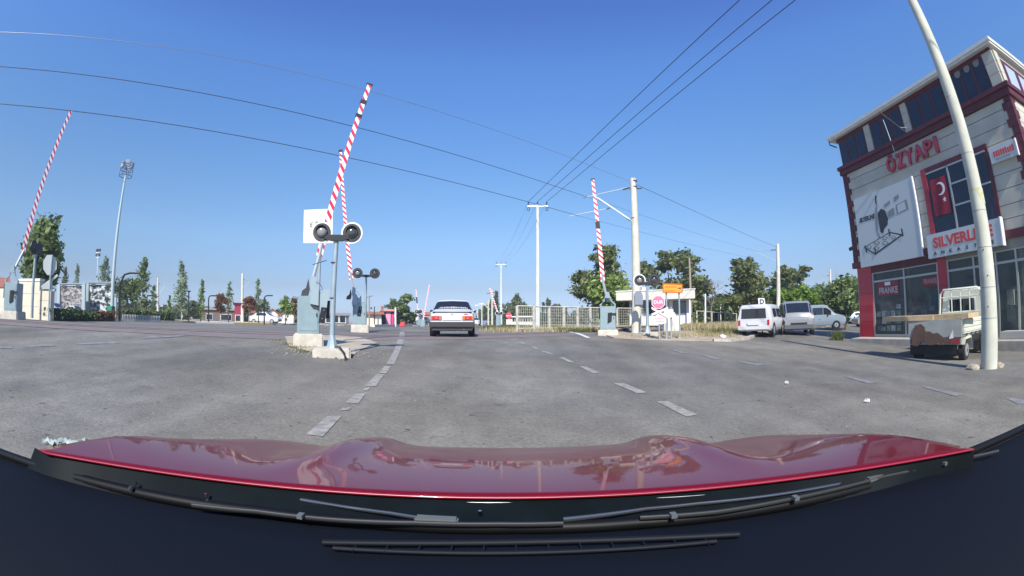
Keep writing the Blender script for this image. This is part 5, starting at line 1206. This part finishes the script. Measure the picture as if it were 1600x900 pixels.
# far stop sign
D = 44; g = gr(795, D); nv = Vector((-g.x, -g.y, 0)).normalized()
t = thing('stop_sign', 'distant red stop sign with a pale plate below, beyond the crossing', 'sign', g)
MB().tube([-nv*.08, -nv*.08+Vector((0, 0, at(795, 490, D).z-g.z))], .05, 8).build('post', mastgrey, t)
MB().prism([on(x, y, D, g, nv, 0) for x, y in octo(D, 795, 493, 5.0)], -nv*.03).build('octagon_plate', mat('stop_red', (.68, .06, .10), .5), t)
MB().prism([on(x, y, D, g, nv, .01) for x, y in ((790.5, 493.6-.7), (799.5, 493.6-.7), (799.5, 494), (790.5, 494))], nv*.01).build('lettering', palep, t)
MB().prism([on(x, y, D, g, nv, 0) for x, y in ((791, 499), (799, 499), (799, 507), (791, 507))], -nv*.03).build('lower_plate', palep, t)
for lab, px, py, d in (('small round white sign under the distant left signal', 652.5, 497, 50), ):
    g = gr(px, d); nv = Vector((-g.x, -g.y, 0)).normalized(); t = thing('round_sign', lab, 'sign', g); MB().tube([(0, 0, 0), (0, 0, at(px, py, d).z-g.z)], .04, 6).build('post', mastgrey, t)
    MB().disc(at(px, py, d)-g, nv, .22, .03).build('plate', palep, t)
rect_sign('blue_sign', 'small blue and white sign between the cream street lamps', 'sign', [(754, 501), (760, 501), (760, 503.5), (754, 503.5)], 60, [(757, 502)], mat('sign_blue', (.12, .25, .60), .5))
# ------------------------------------------------------------------ left hand walls and hoardings
def wallseg(name, label, cat, p0, p1, ztop_px, d0, th=.25, m=cream, cap=None, parent=None, blocks=0):
    a, b = gr(p0, d0[0]), gr(p1, d0[1]); zt_ = at(p0, ztop_px, d0[0]).z
    t = thing(name, label, cat, a); d = b-a; d.z = 0; n_ = Vector((-d.y, d.x, 0)).normalized()*th
    h = zt_-a.z
    MB().prism([Vector((0, 0, -.3)), Vector((d.x, d.y, -.3)), Vector((d.x, d.y, h)), Vector((0, 0, h))], n_).build('wall_body', m, t)
    if cap: MB().prism([Vector((-.05*d.x/d.length, 0, h))-n_*.15, d*1.02+Vector((0, 0, h))-n_*.15, d*1.02+Vector((0, 0, h+.10))-n_*.15, Vector((0, 0, h+.10))-n_*.15], n_*1.3).build('coping', cap, t)
    for k in range(blocks): z_ = h*(k+1)/(blocks+1); MB().prism([Vector((0, 0, z_))-n_*.02, d+Vector((0, 0, z_))-n_*.02, d+Vector((0, 0, z_+.02))-n_*.02, Vector((0, 0, z_+.02))-n_*.02], n_*.03).build('joint_line', kerbm, t)
    return t
wallm = mat('cream_render', (.56, .51, .40), .85, var=.06)
wallseg('garden_wall', 'low cream wall at the extreme left edge of the photo', 'wall', -14, 12, 451, (27, 24.5), m=wallm, blocks=2)
wallseg('garden_wall', 'taller cream wall section with pale coping behind the left barrier', 'wall', 27, 60, 439, (24, 22.3), m=wallm, cap=white, blocks=2)
wallseg('garden_wall', 'cream wall end block below the octagonal sign', 'wall', 60, 78, 454, (22.3, 21.6), m=wallm, blocks=2)
p = gr(6, 60); 
hd = mat('hoarding_steel', (.36, .44, .45), .5, metal=.3)
def photomat(name, ca, cb, cc, sc):
    m = bpy.data.materials.new(name); m.use_nodes = True; n = m.node_tree; b = n.nodes['Principled BSDF']; b.inputs['Roughness'].default_value = .35
    tc = n.nodes.new('ShaderNodeTexCoord'); mp = n.nodes.new('ShaderNodeMapping'); mp.inputs['Scale'].default_value = (1, 1, 1.9); no = n.nodes.new('ShaderNodeTexNoise'); no.inputs['Scale'].default_value = sc; no.inputs['Detail'].default_value = 5; no.inputs['Roughness'].default_value = .65
    r = n.nodes.new('ShaderNodeValToRGB'); r.color_ramp.interpolation = 'LINEAR'; e = r.color_ramp.elements; e[0].position = .44; e[0].color = (*ca, 1); e[1].position = .49; e[1].color = (*cb, 1); q = e.new(.57); q.color = (*cc, 1)
    n.links.new(tc.outputs['Object'], mp.inputs[0]); n.links.new(mp.outputs[0], no.inputs['Vector']); n.links.new(no.outputs['Fac'], r.inputs[0]); n.links.new(r.outputs[0], b.inputs['Base Color']); return m
for lab, x0, x1, y0, y1, d0, d1, pm_ in (('grey framed photo hoarding, left of the two', 93, 132, 446, 487, 74, 70, photomat('print_town', (.06, .055, .055), (.18, .165, .16), (.36, .34, .32), 1.5)), ('framed hoarding with a dark snowy mountain print, right of the two', 138, 181, 444, 488, 73, 68.5, photomat('print_mountain', (.015, .02, .018), (.10, .12, .11), (.52, .55, .55), 1.2))):
    a, b, c_, d_ = at(x0, y0, d0), at(x1, y0, d1), at(x1, y1, d1), at(x0, y1, d0); g = gr(x0, d0)
    t = thing('hoarding', lab, 'hoarding', g); nv = (b-a).cross(Vector((0, 0, 1))).normalized(); nv.z = 0
    if nv.dot(g) > 0: nv = -nv
    MB().prism([a-g, b-g, c_-g, d_-g], -nv*.05).build('printed_panel', pm_, t)
    e_ = (b-a).normalized()*.34
    for u, v_ in ((a, d_), (b, c_)):
        uu, vv = u-g, v_-g; MB().prism([uu-e_+Vector((0, 0, .2)), uu+e_+Vector((0, 0, .2)), vv+e_+Vector((0, 0, -2.0)), vv-e_+Vector((0, 0, -2.0))], nv*.25).build('frame_post', hd, t)
    MB().prism([a-g-e_+Vector((0, 0, .2)), b-g+e_+Vector((0, 0, .2)), b-g+e_+Vector((0, 0, -.08)), a-g-e_+Vector((0, 0, -.08))], nv*.14).build('top_rail', hd, t)
    MB().prism([d_-g-e_, c_-g+e_, c_-g+e_+Vector((0, 0, -.5)), d_-g-e_+Vector((0, 0, -.5))], nv*.13).build('bottom_rail', hd, t)
    MB().prism([a-g-e_*1.4+Vector((0, 0, .2)), b-g+e_*1.4+Vector((0, 0, .2)), b-g+e_*1.4+Vector((0, 0, .28)), a-g-e_*1.4+Vector((0, 0, .28))], nv*.3).build('canopy', hd, t)
    for k in (.22, .78): w_ = a.lerp(b, k)-g+Vector((0, 0, .02)); MB().prism([w_-e_*1.6, w_+e_*1.6, w_+e_*1.6+Vector((0, 0, -.3)), w_-e_*1.6+Vector((0, 0, -.3))], nv*.16).build('lamp_box', darkmetal, t)
# low picket fence of grey slats by the kerb (left)
t = thing('slat_fence', 'low grey slatted barrier at the end of the hedge', 'fence', gr(192, 33)); sm0 = None
for i in range(24):
    q = gr(192+i*2.5, 33+i*.13)-t.location
    if sm0 is None: sm0 = MB().box((0, 0, .18), (.07, .05, .55)).build('slat', mat('slat_grey', (.36, .37, .37), .7), t); o = sm0
    else: o = copyobj(sm0, t)
    o.location = q
# ------------------------------------------------------------------ houses and sheds
def house(name, label, px0, px1, d, eave, ridge, m, depth=7, roof='gable', wins=(), doors=(), rz=None, roofm=tile, rows=None):
    a, b = gr(px0, d), gr(px1, d); L = (b-a).length; t = thing(name, label, 'building', a, atan2(b.y-a.y, b.x-a.x))
    ze = at((px0+px1)/2, eave, d).z-a.z; zr = at((px0+px1)/2, ridge, d).z-a.z
    if roof == 'gablefront':
        MB().prism([(0, 0, -.3), (L, 0, -.3), (L, 0, ze), (L/2, 0, zr-.08), (0, 0, ze)], (0, depth, 0)).build('wall', m, t)
        MB().prism([(-.3, -.25, ze-.12), (L/2, -.25, zr), (L+.3, -.25, ze-.12), (L+.3, -.25, ze), (L/2, -.25, zr+.12), (-.3, -.25, ze)], (0, depth+.5, 0)).build('roof', roofm, t)
    else:
        MB().b2((0, 0, -.3), (L, depth, ze)).build('wall', m, t)
        if roof == 'gable': MB().prism([(-.3, -.35, ze-.02), (-.3, depth/2, zr), (-.3, depth+.35, ze-.02), (-.3, depth/2, zr-.15)], (L+.6, 0, 0)).build('roof', roofm, t)
        elif roof == 'flat': MB().b2((-.25, -.3, ze), (L+.25, depth+.3, zr)).build('roof', roofm, t)
    for x, z, w_, h_ in wins:
        f_ = MB().b2((x*L, -.05, z*ze), (x*L+w_, .02, z*ze+h_)).build('window', white, t); MB().b2((x*L+.07, -.07, z*ze+.07), (x*L+w_-.07, -.045, z*ze+h_-.07)).build('pane', cglass, f_)
    for x, w_, h_, mm in doors: MB().b2((x*L, -.05, 0), (x*L+w_, .02, h_)).build('door', mm, t)
    return t
whit = mat('white_house_wall', (.62, .60, .54), .8, var=.05); reds = mat('red_cladding', (.26, .02, .05), .6)
house('red_building', 'dark red box shaped building at the white railway pole', 366, 378, 62, 474, 473, reds, 8, 'flat', roofm=reds, wins=((.1, .05, .8, .9),))
t = house('house', 'brown roofed low house behind the second brown ball tree', 388, 414, 66, 489, 483, whit, 8, 'gable', wins=((.15, .1, .8, .9), (.5, .1, .8, .9)))
house('house', 'white gabled house, first of the pair right of the brown trees', 414, 437, 62, 493, 483, whit, 9, 'gablefront', wins=((.25, .3, .5, .5), (.6, .3, .5, .5)))
house('house', 'white gabled house, second of the pair nearest the barrier cabinet', 437, 460, 62, 493, 485, whit, 9, 'gablefront', wins=((.3, .3, .5, .5),))
house('shed', 'long low dark roofed shed behind the park trees', 292, 366, 75, 484, 481, mat('shed_brown', (.16, .12, .10), .8, var=.2), 8, 'flat', roofm=mat('shed_roof', (.33, .28, .24), .8), wins=((.1, .1, 1.6, 1.), (.4, .1, 1.2, 1.), (.7, .1, 2., 1.)))
house('building', 'grey flat roofed block far behind the tall poplar', 293, 308, 140, 473, 470, mat('far_grey_wall', (.22, .27, .33), .8), 8, 'flat', roofm=mat('far_grey_wall', (.22, .27, .33), .8), wins=((.2, .4, 1.5, 1.2), (.6, .4, 1.5, 1.2)))
house('building', 'small white building far behind the thin trees at left', 244, 256, 120, 479, 477, whit, 8, 'flat', roofm=whit)
house('house', 'maroon tiled roof house at the extreme left edge', -20, 11, 52, 448, 429, whit, 8, 'gable', wins=((.5, .4, 1.2, 1.), (.8, .4, 1., 1.)))
wallseg('low_wall', 'long low cream wall along the back of the park strip', 'wall', 268, 458, 499.5, (52, 55), .3, mat('park_wall', (.62, .57, .44), .85, var=.05))
house('building', 'dark glazed pavilion behind the second barrier', 508, 545, 60, 493, 489, mat('pavilion_dark', (.10, .11, .12), .5), 6, 'flat', roofm=mat('pavilion_roof', (.20, .20, .20), .7), wins=((.02, .2, .9, 1.3), (.3, .2, .9, 1.3), (.6, .2, .9, 1.3)))
# beige house, pink kiosk, brick hut
t = house('house', 'beige gabled shed with peeling wall left of the pink kiosk', 571, 596, 42, 491, 486, mat('beige_wall', (.66, .62, .50), .85, var=.10, scale=2), 5, 'gable', wins=())
MB().disc((.55, -.02, 1.75), (0, -1, 0), .09, .04, 12).build('round_vent', black, t)
t = house('kiosk', 'pink and dark kiosk under a lean-to roof beside the beige shed', 597, 616, 45, 487, 486, mat('kiosk_dark', (.05, .05, .09), .6), 3, 'flat', roofm=mat('kiosk_roof', (.20, .07, .05), .8), doors=((.30, .50, 1.45, mat('pink_panel', (.80, .30, .45), .5)), (.78, .22, 1.3, mat('crimson_panel', (.60, .04, .16), .5))))
MB().b2((.25, -.1, 1.55), (1.25, .0, 1.75)).build('awning', mat('salmon', (.62, .25, .18), .6), t)
MB().b2((-.15, .6, 0), (.15, .9, at(597, 478, 45).z-t.location.z)).build('chimney', mat('brick_red', (.34, .14, .09), .9, var=.2), t)
MB().prism([(.15, .2, 1.95), (1.4, .2, 2.2), (1.4, .2, 2.28), (.15, .2, 2.02)], (0, 1, 0)).build('lean_to_roof', darkmetal, t)
o = MB().prism([(0, 0, 0), (.5, 0, 0), (.52, 0, .30), (.38, 0, .52), (.22, 0, .40), (.10, 0, .47), (.02, 0, .25)], (0, .3, 0)).build('tarpaulin_bundle', mat('red_tarp', (.60, .05, .07), .6), loc=gr(624, 42), bevel=.05); tag(o, 'small bright red bundle right of the white post by the kiosk', 'bundle')
orr = mat('orange_wall', (.50, .24, .13), .8, var=.2)
house('building', 'orange and white building far down the road', 664, 672, 120, 492, 487, orr, 8, 'gable', wins=((.1, .4, .5, .8), (.6, .4, .5, .8)))
# low white coping/kerb wall at left of the far road
kerb([G2(583, 38), G2(620, 45), G2(652, 52)], mat('pale_kerb', (.6, .58, .52), .8), .3, .22, 3)
# white station building beyond the fence
t = house('station_building', 'long low white building with a dark window band behind the far stop sign', 799, 832, 58, 495.5, 494, whit, 6, 'flat', roofm=white, wins=())
L_ = (gr(832, 58)-gr(799, 58)).length; ze = at(815, 495.5, 58).z-t.location.z
for k in range(8): f_ = MB().b2((.15+k*L_/8, -.05, ze*.55), (.15+(k+.8)*L_/8, .0, ze*.88)).build('window', darkmetal, t); MB().b2((.2+k*L_/8, -.07, ze*.6), (.1+(k+.8)*L_/8, -.045, ze*.84)).build('pane', cglass, f_)
# level crossing keeper's hut
t = house('keeper_hut', 'white flat roofed railway hut behind the stop sign', 984, 1078, 33, 469, 456, white, 4.5, 'none')
L_ = (gr(1078, 33)-gr(984, 33)).length; ze = at(1030, 469, 33).z-t.location.z; zr = at(1030, 455.5, 33).z-t.location.z
MB().b2((-.9, -1.1, ze), (L_+.35, 4.8, zr)).build('roof', mat('hut_roof', (.55, .53, .46), .7), t); MB().b2((-.95, -1.15, zr), (L_+.4, 4.85, zr+.06)).build('roof_edge', white, t)
for x, w_ in ((.0, .5), (.9, 1.2), (3.2, 1.1)): f_ = MB().b2((x+.1, -.05, .9), (x+w_, .02, ze-.1)).build('window', mat('hut_blue', (.16, .19, .25), .5), t); MB().b2((x+.17, -.07, 1.0), (x+w_-.07, -.045, ze-.2)).build('pane', cglass, f_)
MB().b2((2.25, -.06, 0), (2.95, .02, ze-.15)).build('door', mat('hut_door', (.25, .25, .27), .6), t); MB().b2((L_-.1, -1.0, 0), (L_+.0, -.9, ze)).build('porch_post', white, t)
MB().box((1.2, 0, zr+.2), (.35, .3, .3)).build('roof_box', white, t)
# low white block behind the pink signs
o = MB().prism([(0, 0, -.1), (.9, 0, -.1), (.9, 0, .5), (.6, 0, 1.0), (0, 0, .95)], (0, .35, 0)).build('rubble_wall', mat('whitewash', (.58, .55, .50), .8, var=.08), loc=gr(1038, 24), bevel=.02); tag(o, 'low whitewashed slab leaning behind the pink signs', 'wall')
leafbox('shrub', 'dark green creeper on the fence right of the orange sign', 'shrub', [trk(13.2, 3.4), trk(17.8, 3.4)], 1.35, .7, 420, LM, .12)
# far ends of the view: wooded skyline
rng = random.Random(77)
def skyline(label, px0, px1, d, h, m, n):
    mb = MB()
    for _ in range(n):
        px = rng.uniform(px0, px1); dd = d*rng.uniform(.95, 1.1); p = gr(px, dd); hh = h*(.55+.6*noise.noise(Vector((px*.05, d, 0)))+.35*noise.noise(Vector((px*.22, d, 3))))
        z = p.z+max(.3, hh)*rng.random()**.7; P = Vector((p.x, p.y, z)); s_ = h*.16*rng.uniform(.5, 1.2)
        a_ = Vector((rng.gauss(0, 1), rng.gauss(0, .5), rng.gauss(0, 1))).normalized(); b_ = a_.cross(Vector((rng.gauss(0, 1), rng.gauss(0, 1), rng.gauss(0, 1)))).normalized()
        o = len(mb.v); mb.v += [tuple(P-a_*s_), tuple(P-b_*s_), tuple(P+a_*s_), tuple(P+b_*s_)]; mb.f.append((o, o+1, o+2, o+3))
    me = bpy.data.meshes.new('tree_belt'); me.from_pydata(mb.v, [], mb.f); me.update(); me.materials.append(m)
    o = bpy.data.objects.new('tree_belt', me); C.objects.link(o); tag(o, label, 'trees', None, 'stuff')
skyline('far belt of trees behind the park at left', 170, 470, 105, 4.2, LD, 9000)
skyline('far low trees down the road', 600, 700, 170, 5, LD, 2500)
skyline('far belt of trees behind the white fence', 785, 960, 150, 7, LD, 5200)
skyline('dark belt of trees behind the hut and the clipped trees', 960, 1345, 62, 5.2, LD, 15000)
# ------------------------------------------------------------------ our own car: hood, cowl, wipers, dashboard
ec_ = thing('red_car', 'glossy red car bonnet, wipers and dark dashboard seen from the driver camera', 'car', (0, 0, 0))
paint = mat('metallic_red', (.125, .001, .0055), .34, coat=.55, metal=.0, spec=.15)
def hoodz(x, y):
    """bonnet height: raised centre panel between two soft ridges, falling to the wings"""
    t_ = (y-.60)/1.25; e = abs(x-.02); k = sm((t_-.18)/.5)
    z = 1.0-.02*t_-.178*t_*t_
    z += (.030*exp(-((e-.56)/.07)**2)-.034*sm((e-.58)/.16)+.012*exp(-((e-1.0)/.16)**2))*k
    z -= .05*sm((e-1.05)/.3)*k
    return z
def rear_y(x): return .855-.165*min(1.6, (abs(x)/.9)**2)
def front_y(x):
    e = abs(x-.02); return 1.86-.14*(e/.6)**2*.6 if e < .6 else 1.776-.42*sm((e-.55)/1.0)-.33*max(0, e-.95)**1.2-.9*max(0, -x-.93)**1.2
mb = MB(); nx, ny = 90, 34
for i in range(nx+1):
    x = -1.18+2.30*i/nx
    for j in range(ny+1):
        y = rear_y(x)+(front_y(x)-rear_y(x))*j/ny; mb.v.append((x, y, hoodz(x, y)))
for i in range(nx):
    for j in range(ny): a = i*(ny+1)+j; mb.f.append((a, a+ny+1, a+ny+2, a+1))
o = mb.build('bonnet', paint, ec_, smooth=70)
md = o.modifiers.new('s', 'SOLIDIFY'); md.thickness = .004; md.offset = -1 if True else 1
# bright rear lip
lip = [(x/50, rear_y(x/50)-.004, hoodz(x/50, rear_y(x/50))-.002) for x in range(-59, 57)]
MB().tube(lip, .0032, 6).build('bonnet_lip', mat('lip_red', (.24, .003, .018), .3, coat=.3), ec_, smooth=80)
# cowl and windscreen foot
YB = [(-2.2, .40), (-1.75, .455), (-1.38, .53), (-.86, .65), (-.52, .728), (-.25, .762), (0, .772), (.25, .762), (.52, .732), (.89, .692), (1.25, .66), (1.59, .632), (2.2, .58)]
def yb(x):
    for (a, ya), (b, yb_) in zip(YB, YB[1:]):
        if x <= b: return ya+(yb_-ya)*(x-a)/(b-a)
    return YB[-1][1]
def strip_y(f0, f1, x0, x1, name, m, n=60, th=None):
    mb = MB()
    for i in range(n+1):
        x = x0+(x1-x0)*i/n; a, b = f0(x), f1(x); mb.v += [(x, *a), (x, *b)]
    for i in range(n): mb.f.append((2*i, 2*i+2, 2*i+3, 2*i+1))
    return mb.build(name, m, ec_, smooth=60)
cowlm = mat('cowl_black', (.002, .0048, .0056), .55, var=.3, scale=10, spec=.12)
strip_y(lambda x: (rear_y(x)+.004, hoodz(x, rear_y(x))-.008), lambda x: (min(rear_y(x)-.01, yb(x)-.03), .915), -1.23, 1.13, 'cowl_panel', cowlm)
sealm = mat('seal_black', (.004, .004, .004), .5, spec=.2)
MB().tube([(x/40, yb(x/40)+.012, .95) for x in range(-84, 84)], .014, 8).build('windscreen_seal', sealm, ec_, smooth=80)
MB().tube([(x/40, yb(x/40)+.024, .950) for x in range(-46, 48)], .004, 6).build('seal_trim', mat('trim_brownish', (.045, .04, .032), .45), ec_, smooth=80)
dash = mat('shaded_dashboard_navy', (.0035, .0055, .010), .75, bump=.1, bscale=400, spec=.12)  # navy plastic, colour darkened in place of the roof's shade
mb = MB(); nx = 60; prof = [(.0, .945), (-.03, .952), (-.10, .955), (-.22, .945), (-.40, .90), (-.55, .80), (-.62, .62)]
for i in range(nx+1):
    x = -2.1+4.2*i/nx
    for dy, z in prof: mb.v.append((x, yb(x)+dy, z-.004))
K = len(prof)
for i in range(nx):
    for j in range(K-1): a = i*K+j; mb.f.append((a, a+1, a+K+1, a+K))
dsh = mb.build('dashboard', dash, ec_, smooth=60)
# long defroster vent
mb = MB()
vp = [(-.33+.73*i/30) for i in range(31)]
MB().tube([(x, .70-.055*(abs(x-.03)/.36)**2, .962) for x in vp], .006, 6).build('defroster_vent', mat('vent_edge', (.006, .0075, .010), .6, spec=.2), dsh, smooth=80)
MB().tube([(x, .665-.035*(abs(x-.03)/.36)**2, .960) for x in vp[1:-2]], .0045, 6).build('defroster_vent', mat('vent_edge', (.006, .0075, .010), .6, spec=.2), dsh, smooth=80)
for i in range(12): x = -.27+.055*i; MB().box((x, .680-.045*(abs(x-.03)/.36)**2, .960), (.003, .03, .004)).build('vent_fin', MATS['vent_edge'], dsh)
# wipers
def wiper(pts_arm, pts_blade, br):
    a = MB().tube(pts_arm, [.005]+[.0038]*(len(pts_arm)-1), 6).build('wiper_arm', mat('wiper_satin', (.16, .165, .17), .22, metal=.8), ec_, smooth=60)
    MB().tube(pts_blade, .0048, 6).build('wiper_blade', mat('blade_black', (.02, .02, .018), .5), a, smooth=60)
    MB().box(br, (.085, .022, .012), 0).build('blade_clip', mat('clip_grey', (.10, .11, .10), .4), a, bevel=.004); return a
Z_ = .968
Hc = lambda px, py, z: (lambda d: Vector((0, 0, EYE))+d*((z-EYE)/d.z))(ray(px, py))
def ribbon(pxs, z): return [Hc(x, y, z) for x, y in pxs]
wiper(ribbon([(470, 781), (520, 789), (572, 797), (610, 802), (660, 810)], Z_), ribbon([(300, 789), (400, 799), (520, 812), (650, 817), (780, 819), (880, 818)], Z_), Hc(682, 812, Z_))
wiper(ribbon([(880, 812), (1010, 795), (1090, 787), (1200, 775), (1320, 754)], Z_), ribbon([(1000, 809), (1120, 800), (1240, 779), (1380, 745), (1480, 722), (1560, 705)], Z_), Hc(1372, 745, Z_))
for px, py in ((470, 806), (1052, 805), (1243, 778), (1475, 724)): MB().box(Hc(px, py, Z_+.006), (.012, .016, .008)).build('blade_joint', MATS['clip_grey'], ec_)
MB().tube(ribbon([(850, 783), (1000, 781), (1100, 775), (1180, 763)], .972), .005, 6).build('washer_hose', MATS['wiper_satin'], ec_)
MB().tube(ribbon([(700, 786), (800, 787), (850, 783)], .972), .005, 6).build('washer_hose', MATS['wiper_satin'], ec_)
for px, py, s_ in ((425, 773, .03), (822, 783, .035), (1195, 762, .03), (205, 763, .012)): MB().box(Hc(px, py, .965), (s_, .014, .01)).build('cowl_clip', mat('clip_dark', (.05, .055, .05), .35), ec_, bevel=.003)
for px, py in ((213, 758), (322, 775), (427, 776), (510, 782), (750, 802)): MB().disc(Hc(px, py, .968), (0, 0, 1), .004, .006, 8).build('screw', chrome, ec_)
# unseen rest of the car; the short roof casts no shade on the dashboard
body = MB(); body.b2((-.78, -2.2, 1.47), (.78, -.8, 1.50)); rfo = body.build('roof', paint, ec_)
for s_ in (-1, 1):
    MB().b2((s_*.80, -2.2, .45), (s_*.86, -.3, .93)).build('door', paint, ec_)
MB().b2((-.80, -2.3, .3), (.80, -2.2, 1.44)).build('rear_panel', paint, ec_)
MB().b2((-.80, -2.2, .28), (.80, .5, .32)).build('cabin_floor', black, ec_)
MB().b2((-.78, .75, .25), (.78, 1.7, .75)).build('engine_bay', black, ec_)

# ------------------------------------------------------------------ thin summer haze
hz = MB().box((0, 60, 4.6), (900, 900, 13.2)).build('haze', mat('haze_tmp', (1, 1, 1))); hm_ = bpy.data.materials.new('haze_air'); hm_.use_nodes = True; n = hm_.node_tree
n.nodes.remove(n.nodes['Principled BSDF']); vv = n.nodes.new('ShaderNodeVolumePrincipled'); vv.inputs['Color'].default_value = (.82, .90, 1, 1); vv.inputs['Density'].default_value = .0011; vv.inputs['Anisotropy'].default_value = .2
n.links.new(vv.outputs[0], n.nodes['Material Output'].inputs['Volume']); hz.data.materials.clear(); hz.data.materials.append(hm_); hz['kind'] = 'stuff'
